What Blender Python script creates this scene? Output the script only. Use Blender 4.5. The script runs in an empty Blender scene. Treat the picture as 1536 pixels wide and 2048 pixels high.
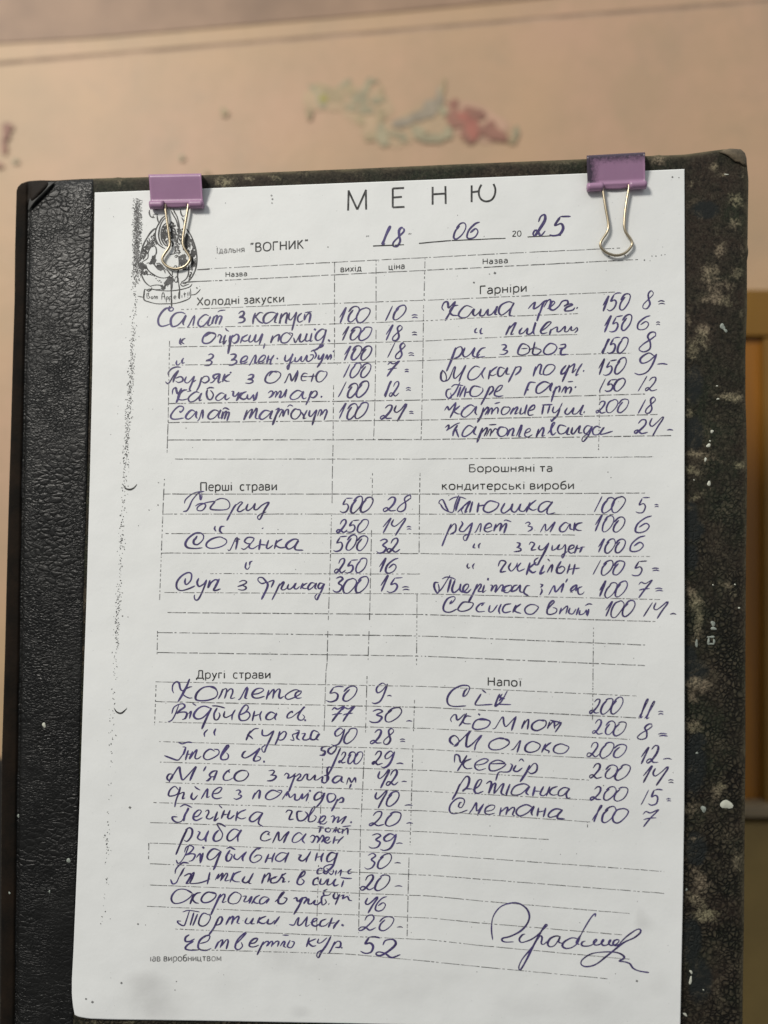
import bpy, bmesh, math, random
import numpy as np
from mathutils import Vector, Matrix
random.seed(7)

# ------------------------------------------------------------------ camera
# Board space: x right, y up, z towards the viewer (metres).  World: x right, y away, z up.
F_PX, CX, CY, IW, IH = 1479.0, 768.0, 1024.0, 1536, 2048
RV = [math.radians(a) for a in (-1.41, -2.53, -0.28)]
TV = Vector((-0.00199887, -0.02968753, -0.26046211))
def rodrigues(r):
    v = Vector(r); return Matrix.Rotation(v.length, 3, v.normalized())
RM = rodrigues(RV)
B2W = Matrix(((1, 0, 0), (0, 0, -1), (0, 1, 0)))
cam_pos_b = -(RM.transposed() @ TV)
def W(p): return B2W @ Vector(p)
def at(px, py, z=0.0):
    """point of the plane z = const (board space) seen at a photo pixel"""
    d = RM.transposed() @ Vector(((px - CX) / F_PX, -(py - CY) / F_PX, -1.0))
    t = (z - cam_pos_b.z) / d.z
    return cam_pos_b + d * t
scene = bpy.context.scene
cam = bpy.data.cameras.new('camera'); camo = bpy.data.objects.new('camera', cam)
scene.collection.objects.link(camo)
m = (B2W @ RM.transposed()).to_4x4(); m.translation = W(cam_pos_b); camo.matrix_world = m
cam.sensor_fit = 'VERTICAL'; cam.sensor_height = 36; cam.sensor_width = 27
cam.lens = F_PX / IH * 36
cam.clip_start = 0.01; cam.clip_end = 50
cam.dof.use_dof = True; cam.dof.focus_distance = 0.262; cam.dof.aperture_fstop = 3.0
scene.camera = camo

# ------------------------------------------------------------------ light
world = bpy.data.worlds.new('World'); scene.world = world; world.use_nodes = True
bg = world.node_tree.nodes['Background']
# a dim room: pale ceiling above, dark floor and photographer's side below
_nt = world.node_tree; _tc = _nt.nodes.new('ShaderNodeTexCoord'); _sx = _nt.nodes.new('ShaderNodeSeparateXYZ'); _rp = _nt.nodes.new('ShaderNodeValToRGB')
_mr = _nt.nodes.new('ShaderNodeMapRange'); _mr.inputs['From Min'].default_value = -1; _mr.inputs['From Max'].default_value = 1
_nt.links.new(_tc.outputs['Generated'], _sx.inputs[0]); _nt.links.new(_sx.outputs['Z'], _mr.inputs['Value']); _nt.links.new(_mr.outputs[0], _rp.inputs[0]); _nt.links.new(_rp.outputs[0], bg.inputs[0])
_rp.color_ramp.elements[0].position = .32; _rp.color_ramp.elements[0].color = (0.16, 0.16, 0.165, 1)
_rp.color_ramp.elements[1].position = .80; _rp.color_ramp.elements[1].color = (0.93, 0.97, 1.0, 1)
bg.inputs[1].default_value = 0.63
def area(name, loc_b, target_b, size, power, col):
    l = bpy.data.lights.new(name, 'AREA'); l.shape = 'DISK'; l.size = size; l.energy = power; l.color = col
    o = bpy.data.objects.new(name, l); scene.collection.objects.link(o)
    o.location = W(loc_b); d = W(target_b) - W(loc_b)
    o.rotation_euler = d.to_track_quat('-Z', 'Y').to_euler(); return o
area('ceiling_lamp', (-0.78, 0.92, 1.05), (0, 0.03, 0), 0.36, 20.2, (1.0, 0.95, 0.87))
scene.view_settings.view_transform = 'Standard'; scene.view_settings.look = 'None'
scene.view_settings.exposure = 0.0; scene.view_settings.gamma = 1.0

# ------------------------------------------------------------------ helpers
def srgb(r, g, b):
    f = lambda c: (c / 255 / 12.92) if c / 255 <= .04045 else ((c / 255 + .055) / 1.055) ** 2.4
    return (f(r), f(g), f(b), 1)
def newmat(name):
    mt = bpy.data.materials.new(name); mt.use_nodes = True
    nt = mt.node_tree; return mt, nt, nt.nodes['Principled BSDF']
def N(nt, t, **k):
    n = nt.nodes.new(t)
    for a, b in k.items(): setattr(n, a, b)
    return n
def link(nt, a, b): nt.links.new(a, b)
def coords(nt): return N(nt, 'ShaderNodeTexCoord').outputs['Object']
def noise(nt, co, scale, detail=4, rough=.55, dist=0.0):
    n = N(nt, 'ShaderNodeTexNoise'); link(nt, co, n.inputs['Vector'])
    n.inputs['Scale'].default_value = scale; n.inputs['Detail'].default_value = detail
    n.inputs['Roughness'].default_value = rough; n.inputs['Distortion'].default_value = dist
    return n.outputs['Fac']
def ramp(nt, fac, *stops, interp='LINEAR'):
    r = N(nt, 'ShaderNodeValToRGB'); r.color_ramp.interpolation = interp
    while len(r.color_ramp.elements) < len(stops): r.color_ramp.elements.new(.5)
    for e, (p, c) in zip(r.color_ramp.elements, stops):
        e.position = p; e.color = c if len(c) == 4 else (*c, 1)
    link(nt, fac, r.inputs['Fac']); return r.outputs['Color']
def g(v): return (v, v, v, 1)
def mix(nt, fac, a, b, mode='MIX'):
    n = N(nt, 'ShaderNodeMix', data_type='RGBA', blend_type=mode)
    for s, v in ((n.inputs['Factor'], fac), (n.inputs[6], a), (n.inputs[7], b)):
        if hasattr(v, 'node'): link(nt, v, s)
        else: s.default_value = v
    return n.outputs[2]
def math_(nt, op, a, b=0.0, c=None):
    n = N(nt, 'ShaderNodeMath', operation=op)
    for i, v in enumerate((a, b) if c is None else (a, b, c)):
        if hasattr(v, 'node'): link(nt, v, n.inputs[i])
        else: n.inputs[i].default_value = v
    return n.outputs[0]
def bump(nt, bsdf, h, dist, strength=1.0):
    b = N(nt, 'ShaderNodeBump'); b.inputs['Distance'].default_value = dist
    b.inputs['Strength'].default_value = strength
    link(nt, h, b.inputs['Height']); link(nt, b.outputs[0], bsdf.inputs['Normal'])
def voro(nt, co, scale, feature='F1', rnd=1.0):
    v = N(nt, 'ShaderNodeTexVoronoi', feature=feature); link(nt, co, v.inputs['Vector'])
    v.inputs['Scale'].default_value = scale; v.inputs['Randomness'].default_value = rnd
    return v.outputs['Distance']
def warp(nt, co, scale, amount):
    n = N(nt, 'ShaderNodeTexNoise'); link(nt, co, n.inputs['Vector']); n.inputs['Scale'].default_value = scale
    s = N(nt, 'ShaderNodeVectorMath', operation='SUBTRACT'); link(nt, n.outputs['Color'], s.inputs[0]); s.inputs[1].default_value = (.5, .5, .5)
    k = N(nt, 'ShaderNodeVectorMath', operation='SCALE'); link(nt, s.outputs[0], k.inputs[0]); k.inputs['Scale'].default_value = amount
    a = N(nt, 'ShaderNodeVectorMath', operation='ADD'); link(nt, co, a.inputs[0]); link(nt, k.outputs[0], a.inputs[1])
    return a.outputs[0]
def attr(nt, name):
    a = N(nt, 'ShaderNodeAttribute'); a.attribute_name = name; return a.outputs['Fac']

def empty(name, loc_b, label, cat, group=None):
    o = bpy.data.objects.new(name, None); scene.collection.objects.link(o)
    o.location = W(loc_b); o.empty_display_size = .01
    o['label'] = label; o['category'] = cat
    if group: o['group'] = group
    return o
def mesh(name, verts_b, faces, mat, parent=None, smooth=True, attrs=None):
    off = parent.location if parent else Vector((0, 0, 0))
    q = parent
    while q and q.parent: q = q.parent; off = off + q.location
    me = bpy.data.meshes.new(name)
    me.from_pydata([tuple(W(v) - off) for v in verts_b], [], faces)
    if attrs:
        for k, vals in attrs.items():
            a = me.attributes.new(k, 'FLOAT', 'POINT'); a.data.foreach_set('value', vals)
    me.materials.append(mat)
    if smooth: me.polygons.foreach_set('use_smooth', [True] * len(me.polygons))
    o = bpy.data.objects.new(name, me); scene.collection.objects.link(o)
    if parent: o.parent = parent
    me.update(); return o
def box_b(x0, x1, y0, y1, z0, z1):
    v = [(x, y, z) for z in (z0, z1) for y in (y0, y1) for x in (x0, x1)]
    return v, [(0, 2, 3, 1), (4, 5, 7, 6), (0, 1, 5, 4), (2, 6, 7, 3), (0, 4, 6, 2), (1, 3, 7, 5)]
def add_bevel(o, w, seg=3):
    b = o.modifiers.new('bevel', 'BEVEL'); b.width = w; b.segments = seg; b.limit_method = 'ANGLE'; return o
def lerp(a, b, t): return a + (b - a) * t
def curve_at(pts, t):
    """piecewise linear path parametrised by arc length"""
    d = [0]
    for a, b in zip(pts, pts[1:]): d.append(d[-1] + math.hypot(b[0] - a[0], b[1] - a[1]))
    s = t * d[-1]
    for i in range(len(pts) - 1):
        if s <= d[i + 1] or i == len(pts) - 2:
            k = (s - d[i]) / max(1e-9, d[i + 1] - d[i])
            return (lerp(pts[i][0], pts[i + 1][0], k), lerp(pts[i][1], pts[i + 1][1], k))
def coons(top, bottom, left, right, nu, nv, su=None, sv=None):
    """grid of pixels filling four traced edges (su, sv: parameter lists)"""
    us = su or [i / nu for i in range(nu + 1)]; vs = sv or [j / nv for j in range(nv + 1)]
    T = [curve_at(top, u) for u in us]; B = [curve_at(bottom, u) for u in us]
    L = [curve_at(left, v) for v in vs]; R = [curve_at(right, v) for v in vs]
    out = []
    for j, v in enumerate(vs):
        row = []
        for i, u in enumerate(us):
            p = []
            for k in (0, 1):
                a = (1 - v) * T[i][k] + v * B[i][k] + (1 - u) * L[j][k] + u * R[j][k]
                b = (1 - u) * (1 - v) * T[0][k] + u * (1 - v) * T[-1][k] + (1 - u) * v * B[0][k] + u * v * B[-1][k]
                p.append(a - b)
            row.append(tuple(p))
        out.append(row)
    return out
def slab(name, grid, hf, zback, mat, parent, attrf=None, smooth=True, full=False):
    """closed sheet: front follows hf(px,py), back at hf + zback (or absolute when callable)"""
    nv, nu = len(grid), len(grid[0]); V = []; A = {}
    pix = [p for row in grid for p in row]
    for p in pix: V.append(at(p[0], p[1], hf(*p)))
    F = [(j * nu + i, (j + 1) * nu + i, (j + 1) * nu + i + 1, j * nu + i + 1) for j in range(nv - 1) for i in range(nu - 1)]
    n = len(V)
    ring = [i for i in range(nu)] + [j * nu + nu - 1 for j in range(1, nv)] + [(nv - 1) * nu + i for i in range(nu - 2, -1, -1)] + [j * nu for j in range(nv - 2, 0, -1)]
    for r in ring: V.append(Vector((V[r].x, V[r].y, V[r].z + zback)))
    k = len(ring)
    for a in range(k): F.append((ring[a], ring[(a + 1) % k], n + (a + 1) % k, n + a))
    if full:                       # thin sheet: the back follows the front
        back = {r: n + a for a, r in enumerate(ring)}; inner = []
        for r in range(n):
            if r not in back: back[r] = len(V); V.append(Vector((V[r].x, V[r].y, V[r].z + zback))); inner.append(r)
        F += [tuple(back[q] for q in reversed(f)) for f in F[:(nv - 1) * (nu - 1)]]
    else: F.append(tuple(n + a for a in range(k))); inner = []
    if attrf:
        for key, fn in attrf.items():
            A[key] = [fn(*p) for p in pix] + [fn(*pix[r]) for r in ring + inner]
    return mesh(name, V, F, mat, parent, smooth, A)

# ------------------------------------------------------------------ materials
def mat_wall():
    mt, nt, b = newmat('cream_painted_wall'); co = coords(nt)
    big = ramp(nt, noise(nt, co, 5.0, 3, .5), (.38, (0, 0, 0)), (.62, (1, 1, 1)))
    c = mix(nt, big, (0.510, 0.348, 0.195, 1), (0.530, 0.340, 0.222, 1))
    med = ramp(nt, noise(nt, co, 19, 6, .68), (.42, (0, 0, 0)), (.64, (1, 1, 1)))
    c = mix(nt, math_(nt, 'MULTIPLY', med, .55), c, (0.41, 0.295, 0.18, 1))
    st = ramp(nt, noise(nt, co, 14, 6, .7, .6), (.54, (0, 0, 0)), (.68, (1, 1, 1)))
    c = mix(nt, math_(nt, 'MULTIPLY', st, .55), c, (0.40, 0.29, 0.19, 1))
    link(nt, c, b.inputs['Base Color']); b.inputs['Roughness'].default_value = .55
    bump(nt, b, noise(nt, co, 120, 4), .0002); return mt
def mat_plain(name, col, rough=.5, var=.25, scale=60, bd=.0003, metallic=0.0, stretch=None):
    mt, nt, b = newmat(name); co = coords(nt)
    if stretch:
        mp = N(nt, 'ShaderNodeMapping'); mp.inputs['Scale'].default_value = stretch; link(nt, co, mp.inputs[0]); co = mp.outputs[0]
    n = noise(nt, co, scale, 5, .6)
    dk = tuple(x * (1 - var) for x in col[:3]) + (1,); lt = tuple(min(1, x * (1 + var)) for x in col[:3]) + (1,)
    link(nt, ramp(nt, n, (.3, dk), (.7, lt)), b.inputs['Base Color'])
    b.inputs['Roughness'].default_value = rough; b.inputs['Metallic'].default_value = metallic
    if bd: bump(nt, b, n, bd)
    return mt
def mat_paper():
    mt, nt, b = newmat('white_copy_paper'); co = coords(nt)
    c = ramp(nt, noise(nt, co, 60, 5, .6), (.3, (0.765, 0.778, 0.765)), (.7, (0.795, 0.808, 0.797)))
    blot = attr(nt, 'stain')
    f = ramp(nt, math_(nt, 'MULTIPLY', blot, math_(nt, 'ADD', noise(nt, co, 90, 4), .35)), (.25, (0, 0, 0)), (.8, (1, 1, 1)))
    c = mix(nt, math_(nt, 'MULTIPLY', f, .45), c, (0.50, 0.50, 0.49, 1))
    sp = voro(nt, co, 260); spot = math_(nt, 'MULTIPLY', math_(nt, 'LESS_THAN', sp, .045), .25)
    c = mix(nt, spot, c, (0.25, 0.25, 0.25, 1))
    link(nt, c, b.inputs['Base Color']); b.inputs['Roughness'].default_value = .62
    b.inputs['Specular IOR Level'].default_value = .3
    h = math_(nt, 'ADD', noise(nt, co, 22, 3, .5), math_(nt, 'MULTIPLY', noise(nt, co, 700, 3, .6), .03))
    bump(nt, b, h, .0014); return mt
def mat_leather():
    mt, nt, b = newmat('black_pebbled_leatherette'); co = coords(nt)
    st_ = N(nt, 'ShaderNodeMapping'); st_.inputs['Scale'].default_value = (.8, 1, 1.15); link(nt, co, st_.inputs[0])
    w = warp(nt, st_.outputs[0], 130, .005); w = warp(nt, w, 520, .0013)
    def sm(scale):
        return ramp(nt, voro(nt, w, scale, 'DISTANCE_TO_EDGE'), (.0, g(0)), (.10, g(.55)), (.24, g(.9)), (.45, g(1)))
    h1, h2 = sm(440), sm(820)
    sel = ramp(nt, noise(nt, co, 55, 3), (.40, g(0)), (.62, g(1)))
    cr = ramp(nt, noise(nt, warp(nt, st_.outputs[0], 60, .012), 100, 5, .7), (.43, g(0)), (.5, g(1)), (.57, g(0)))
    h = mix(nt, sel, h1, h2); h = mix(nt, .30, h, noise(nt, w, 300, 4, .6))
    h = mix(nt, math_(nt, 'MULTIPLY', ramp(nt, noise(nt, co, 34, 2), (.45, g(0)), (.62, g(1))), .45), h, noise(nt, co, 420, 3))
    h = mix(nt, .16, h, cr, 'SUBTRACT')
    c = ramp(nt, noise(nt, co, 45, 4), (.3, (0.0045, 0.0045, 0.0042)), (.7, (0.010, 0.010, 0.0092)))
    sm_ = attr(nt, 'smooth')
    c = mix(nt, sm_, c, ramp(nt, noise(nt, co, 60, 5, .7), (.35, (0.0045, 0.004, 0.003)), (.68, (0.016, 0.010, 0.006))))
    link(nt, c, b.inputs['Base Color'])
    r = ramp(nt, noise(nt, co, 30, 4, .6), (.3, g(.30)), (.7, g(.48)))
    r = mix(nt, sm_, r, g(.8)); link(nt, r, b.inputs['Roughness'])
    link(nt, math_(nt, 'MULTIPLY_ADD', sm_, -.24, .34), b.inputs['Specular IOR Level'])
    bm = N(nt, 'ShaderNodeBump'); bm.inputs['Distance'].default_value = .00034
    st = math_(nt, 'SUBTRACT', 1.0, math_(nt, 'MULTIPLY', sm_, .8)); link(nt, st, bm.inputs['Strength'])
    link(nt, h, bm.inputs['Height']); link(nt, bm.outputs[0], b.inputs['Normal']); return mt
def mat_marble():
    mt, nt, b = newmat('dark_marbled_cover_paper'); co = coords(nt)
    w = warp(nt, co, 260, .0022)
    e = voro(nt, w, 620, 'DISTANCE_TO_EDGE')
    cell = ramp(nt, math_(nt, 'ADD', e, math_(nt, 'MULTIPLY', noise(nt, co, 1300, 2), .10)), (.085, g(0)), (.27, g(1)))
    sp1 = noise(nt, co, 1250, 4, .75); sp2 = noise(nt, warp(nt, co, 500, .001), 620, 4, .7)
    hue = ramp(nt, noise(nt, co, 42, 5, .65), (.40, (0.012, 0.018, 0.009)), (.49, (0.015, 0.014, 0.008)), (.60, (0.024, 0.016, 0.011)))
    pep = ramp(nt, sp1, (.40, g(0)), (.50, g(.3)), (.64, g(1)))
    base = mix(nt, math_(nt, 'MULTIPLY', pep, .42), hue, (0.085, 0.074, 0.052, 1))
    base = mix(nt, ramp(nt, sp2, (.36, g(.85)), (.50, g(0))), base, (0.005, 0.0045, 0.003, 1))
    # pebbled pressing of the paper shows more towards the lower half
    sepz = N(nt, 'ShaderNodeSeparateXYZ'); link(nt, co, sepz.inputs[0])
    mr = N(nt, 'ShaderNodeMapRange'); link(nt, sepz.outputs['Z'], mr.inputs['Value'])
    mr.inputs['From Min'].default_value = .30; mr.inputs['From Max'].default_value = .17
    mr.inputs['To Min'].default_value = .12; mr.inputs['To Max'].default_value = 1.0
    peb = math_(nt, 'MULTIPLY', mr.outputs[0], ramp(nt, noise(nt, co, 70, 3), (.35, g(.35)), (.6, g(1))))
    top = math_(nt, 'MULTIPLY', math_(nt, 'MULTIPLY', ramp(nt, e, (.12, g(0)), (.34, g(1))), peb), ramp(nt, noise(nt, co, 210, 3, .7), (.40, g(.08)), (.62, g(.62))))
    base = mix(nt, top, base, (0.105, 0.088, 0.058, 1))
    dark_cell = mix(nt, peb, g(1), cell)
    base = mix(nt, 1.0, base, mix(nt, dark_cell, g(.16), g(1.0)), 'MULTIPLY')
    blue = attr(nt, 'ink')
    base = mix(nt, math_(nt, 'MULTIPLY', ramp(nt, math_(nt, 'MULTIPLY', blue, math_(nt, 'ADD', noise(nt, co, 160, 4, .7), .4)), (.35, g(0)), (.6, g(1))), .9), base, (0.0125, 0.0155, 0.0150, 1))
    wear = attr(nt, 'wear')
    mid = noise(nt, warp(nt, co, 220, .005), 230, 6, .72, 1.0)
    k = math_(nt, 'ADD', wear, math_(nt, 'MULTIPLY', math_(nt, 'SUBTRACT', mid, .5), 2.2))
    cloud = ramp(nt, math_(nt, 'MULTIPLY', k, math_(nt, 'MINIMUM', math_(nt, 'MULTIPLY', wear, 4.0), 1.0)), (.36, g(0)), (.92, g(1)))
    grit = ramp(nt, sp1, (.40, g(.12)), (.50, g(.55)), (.60, g(1)))
    f = math_(nt, 'MULTIPLY', cloud, grit)
    pale = ramp(nt, noise(nt, co, 50, 2), (.42, (0.27, 0.245, 0.15)), (.6, (0.255, 0.205, 0.14)))
    base = mix(nt, f, base, pale)
    amb = ramp(nt, noise(nt, warp(nt, co, 90, .01), 75, 7, .78, .6), (.54, g(0)), (.64, g(1)))
    base = mix(nt, math_(nt, 'MULTIPLY', math_(nt, 'MULTIPLY', amb, grit), .4), base, (0.150, 0.125, 0.082, 1))
    ed = attr(nt, 'edge')
    base = mix(nt, math_(nt, 'MULTIPLY', ed, ramp(nt, noise(nt, co, 150, 4, .7), (.4, g(.35)), (.6, g(1)))), base, (0.135, 0.112, 0.066, 1))
    link(nt, base, b.inputs['Base Color']); b.inputs['Roughness'].default_value = .7
    b.inputs['Specular IOR Level'].default_value = .2
    h = mix(nt, peb, sp2, cell); bump(nt, b, mix(nt, .25, h, sp1), .0003); return mt
def mat_ink():
    mt, nt, b = newmat('blue_violet_ballpoint_ink'); co = coords(nt)
    c = ramp(nt, noise(nt, co, 130, 4, .6), (.3, (0.032, 0.022, 0.074)), (.72, (0.088, 0.068, 0.225)))
    c = mix(nt, ramp(nt, noise(nt, co, 1500, 3, .7), (.56, g(0)), (.74, g(.7))), c, (0.22, 0.20, 0.33, 1))
    link(nt, c, b.inputs['Base Color']); b.inputs['Roughness'].default_value = .5; return mt
def mat_toner(name, lo, hi, sc=300):
    mt, nt, b = newmat(name); co = coords(nt)
    c = ramp(nt, noise(nt, co, sc, 3, .7), (.42, (lo, lo, lo)), (.66, (hi, hi, hi)))
    link(nt, c, b.inputs['Base Color']); b.inputs['Roughness'].default_value = .6; return mt
def mat_clip(worn):
    mt, nt, b = newmat('lilac_enamel_' + ('scuffed' if worn else 'clean')); co = coords(nt)
    c = ramp(nt, noise(nt, co, 90, 4), (.3, (0.355, 0.200, 0.325)), (.7, (0.39, 0.228, 0.355)))
    if worn:
        k = math_(nt, 'MULTIPLY', attr(nt, 'wear'), math_(nt, 'ADD', noise(nt, co, 1100, 5, .75), .35))
        c = mix(nt, ramp(nt, k, (.30, g(0)), (.60, g(.92))), c, (0.035, 0.028, 0.045, 1))
    link(nt, c, b.inputs['Base Color']); b.inputs['Roughness'].default_value = .36
    bump(nt, b, noise(nt, co, 800, 3), .00003); return mt
def mat_wire():
    mt, nt, b = newmat('nickel_wire'); co = coords(nt)
    c = ramp(nt, noise(nt, co, 200, 3), (.3, (0.36, 0.30, 0.21)), (.7, (0.50, 0.43, 0.31)))
    link(nt, c, b.inputs['Base Color']); b.inputs['Metallic'].default_value = 1; b.inputs['Roughness'].default_value = .36; return mt
M_wall = mat_wall(); M_paper = mat_paper(); M_leather = mat_leather(); M_marble = mat_marble()
M_ink = mat_ink(); M_print = mat_toner('black_toner', .012, .10, 400); M_rule = mat_toner('thin_toner', .07, .46, 600)
M_fade = mat_toner('faded_toner', .12, .42, 600)
M_smudge = mat_toner('smudged_toner', .02, .20, 700)
M_clip = mat_clip(False); M_clip_worn = mat_clip(True); M_wire = mat_wire()

# ------------------------------------------------------------------ the wall behind
ZW = -0.14
def wall_px(px, py, z=ZW): return at(px, py, z)
def poly_slab(name, pts, z, depth, mat, parent=None):
    V = [at(x, y, z) for x, y in pts]; n = len(V)
    V += [Vector((v.x, v.y, v.z - depth)) for v in V]
    F = [tuple(range(n)), tuple(range(2 * n - 1, n - 1, -1))] + [(i, n + i, n + (i + 1) % n, (i + 1) % n) for i in range(n)]
    return mesh(name, V, F, mat, parent, smooth=False)
wall = empty('painted_wall', (0, -.2, ZW - .01), 'cream and pink painted wall with a faded flower pattern behind the menu', 'wall')
del wall['label']; del wall['category']; wall['kind'] = 'structure'
# lower field, a darker groove, the strip over it and the darker rail at the top
gl = [(-700, 178), (0, 127), (350, 98), (768, 64), (1150, 32), (1536, 3), (2300, -60)]
up = [(-700, 135), (0, 86), (200, 74), (420, 55), (768, 25), (1000, 3), (1300, -28), (2300, -120)]
poly_slab('wall_field', [(x, y + 4.0) for x, y in gl] + [(2300, 3200), (-700, 3200)], ZW, .02, M_wall, wall)
poly_slab('wall_strip', up + [(x, y - 4.0) for x, y in gl[::-1]], ZW, .02, M_wall, wall)
M_groove = mat_plain('groove_tone', (0.37, 0.26, 0.185, 1), .8, .3, 40)
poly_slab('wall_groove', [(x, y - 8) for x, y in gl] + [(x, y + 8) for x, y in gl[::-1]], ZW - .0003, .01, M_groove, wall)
M_rail = mat_plain('greyish_pink_rail_tone', (0.310, 0.200, 0.130, 1), .6, .30, 16)  # one darker tone for the whole top band
poly_slab('wall_rail', [(2300, -700), (-700, -700)] + [(x, y) for x, y in up], ZW + .0006, .02, M_rail, wall)

M_leaf = mat_plain('grey_green_print', (0.345, 0.300, 0.190, 1), .6, .22, 120)
M_teal = mat_plain('grey_blue_print', (0.335, 0.280, 0.205, 1), .6, .2, 120)
M_rose = mat_plain('rose_print', (0.385, 0.145, 0.105, 1), .6, .2, 120)
M_wine = mat_plain('dull_red_print', (0.310, 0.150, 0.105, 1), .6, .25, 120)
M_yel = mat_plain('yellow_centre_print', (0.34, 0.29, 0.07, 1), .6, .2, 120)
M_fog = mat_plain('pale_green_print', (0.400, 0.310, 0.180, 1), .6, .15, 120)
M_haze = mat_plain('worn_green_tint', (0.485, 0.350, 0.215, 1), .6, .1, 60)
M_blush = mat_plain('worn_pink_tint', (0.510, 0.320, 0.220, 1), .6, .1, 60)
flower_rng = random.Random(3)
lift = [0]
def blob(name, cx, cy, rx, ry, ang, mat, crop=None, parent=wall):
    if crop: ox, oy, s = crop; cx, cy, rx, ry = ox + cx / s, oy + cy / s, rx / s, ry / s
    V = []; n = 22; a = math.radians(ang); ph = [flower_rng.uniform(0, 6.28) for _ in range(3)]
    lift[0] += 1; z = ZW + .0002 + .00002 * lift[0]
    for i in range(n):
        t = 2 * math.pi * i / n
        r = 1 + .13 * math.sin(2 * t + ph[0]) + .10 * math.sin(3 * t + ph[1]) + .07 * math.sin(5 * t + ph[2])
        x, y = rx * r * math.cos(t), ry * r * math.sin(t)
        V.append(at(cx + x * math.cos(a) - y * math.sin(a), cy + x * math.sin(a) + y * math.cos(a), z))
    return mesh(name, V, [tuple(range(n))], mat, parent, smooth=False)
CF = (600, 140, 3.339)
for x, y, rx, ry, a, mt in [
    (430, 240, 170, 150, 20, M_haze), (620, 420, 220, 80, 5, M_haze), (860, 330, 200, 110, -15, M_haze), (160, 190, 130, 100, 0, M_haze), (1180, 350, 230, 110, 18, M_blush),
    (150, 150, 75, 60, 20, M_fog), (90, 125, 45, 14, 45, M_leaf), (150, 200, 38, 55, 15, M_leaf), (158, 190, 24, 30, 10, M_yel),
    (300, 90, 50, 18, -25, M_leaf), (240, 170, 60, 45, 0, M_fog), (330, 130, 40, 30, 0, M_fog),
    (445, 110, 24, 60, 25, M_leaf), (400, 190, 50, 50, 0, M_leaf), (490, 75, 35, 14, -5, M_leaf), (520, 200, 50, 26, -10, M_leaf),
    (545, 150, 16, 50, -10, M_fog), (340, 250, 45, 20, 10, M_leaf), (440, 265, 60, 26, 10, M_leaf), (400, 330, 40, 26, 30, M_fog),
    (540, 300, 36, 46, 0, M_fog), (480, 440, 60, 26, -20, M_fog), (545, 430, 40, 70, 0, M_leaf), (560, 480, 44, 26, 0, M_leaf),
    (640, 430, 80, 20, 12, M_leaf), (690, 465, 26, 18, 0, M_leaf),
    (700, 345, 110, 26, -14, M_teal), (800, 300, 90, 34, -30, M_teal), (880, 250, 70, 60, -35, M_teal), (930, 190, 26, 75, 8, M_teal), (955, 110, 14, 60, 6, M_fog), (955, 270, 32, 32, 0, M_leaf),
    (790, 410, 55, 34, 10, M_leaf), (880, 455, 110, 30, 3, M_leaf), (985, 420, 40, 36, -30, M_leaf),
    (1030, 230, 28, 40, -10, M_wine), (1050, 330, 70, 62, 20, M_wine), (1160, 290, 80, 40, 25, M_wine), (1140, 420, 62, 70, 0, M_wine), (1090, 310, 50, 28, 20, M_rose),
    (1150, 390, 48, 70, -20, M_rose), (1265, 380, 46, 40, -30, M_wine), (1310, 430, 78, 44, 8, M_wine), (1225, 405, 40, 30, 0, M_wine),
    (1438, 430, 22, 60, 8, M_leaf), (1415, 470, 26, 20, 0, M_fog), (1000, 225, 14, 12, 0, M_wine), (60, 290, 22, 40, 10, M_fog)]:
    blob('flower_print', x, y, rx, ry, a, mt, CF)
for x, y, rx, ry, a, mt in [(14, 254, 10, 10, 0, M_wine), (11, 270, 6, 14, 15, M_wine), (7, 293, 6, 14, -8, M_wine), (30, 322, 6, 5, 0, M_leaf),
                            (448, 223, 8, 8, 0, M_fog), (363, 315, 6, 5, 0, M_leaf), (-4, 330, 8, 6, 0, M_wine), (413, 345, 5, 5, 0, M_fog)]:
    blob('flower_print', x, y, rx, ry, a, mt)

# wooden cabinet on the right, behind the board
M_ochre = mat_plain('ochre_varnished_wood', (0.205, 0.098, 0.006, 1), .45, .16, 30, .0002, stretch=(1, 1, .25))
M_brown = mat_plain('brown_varnished_wood', (0.280, 0.108, 0.006, 1), .4, .3, 50, .0002, stretch=(2.2, 1, .12))
M_ledge = mat_plain('dusty_ledge_wood', (0.22, 0.165, 0.095, 1), .6, .2, 40, .0002)
M_lower = mat_plain('olive_brown_board', (0.270, 0.180, 0.054, 1), .55, .14, 30, .0002)
M_dark = mat_plain('dark_gap', (0.012, 0.010, 0.008, 1), .9, .3, 40, 0)
cab = empty('wooden_cabinet', at(1600, 2200, ZW + .01), 'ochre and brown varnished wooden cabinet at the right behind the marbled board', 'cabinet')
Zc = ZW + .012
def cab_part(name, x0, x1, y0, y1, z, d, mat):
    return add_bevel(poly_slab(name, [(x0, y0), (x1, y0), (x1, y1), (x0, y1)], z, d, mat, cab), .0008)
cab_part('top_rail', 1300, 2100, 579, 672, Zc, .018, M_ochre)
cab_part('stile', 1530, 2100, 675, 1605, Zc + .0005, .018, M_ochre)
cab_part('door_panel', 1300, 1527, 675, 1605, Zc - .004, .006, M_brown)
cab_part('ledge', 1300, 2100, 1612, 1636, Zc + .006, .024, M_ledge)
cab_part('carcass', 1290, 2100, 600, 3100, Zc - .019, .01, M_dark)
cab_part('drawer_front', 1300, 2100, 1646, 3100, Zc + .001, .018, M_lower)
gap_slab = empty('shadow_gap_slab', at(100, 2200, ZW + .01), 'near-black slab standing in for the shadow gap low at the left behind the board', 'shadow gap')
add_bevel(poly_slab('gap_face', [(-600, 1525), (1250, 1525), (1250, 2600), (-600, 2600)], ZW + .010, .009, M_dark, gap_slab), .001)  # near-black slab: the shade of the gap is put into its colour

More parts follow.
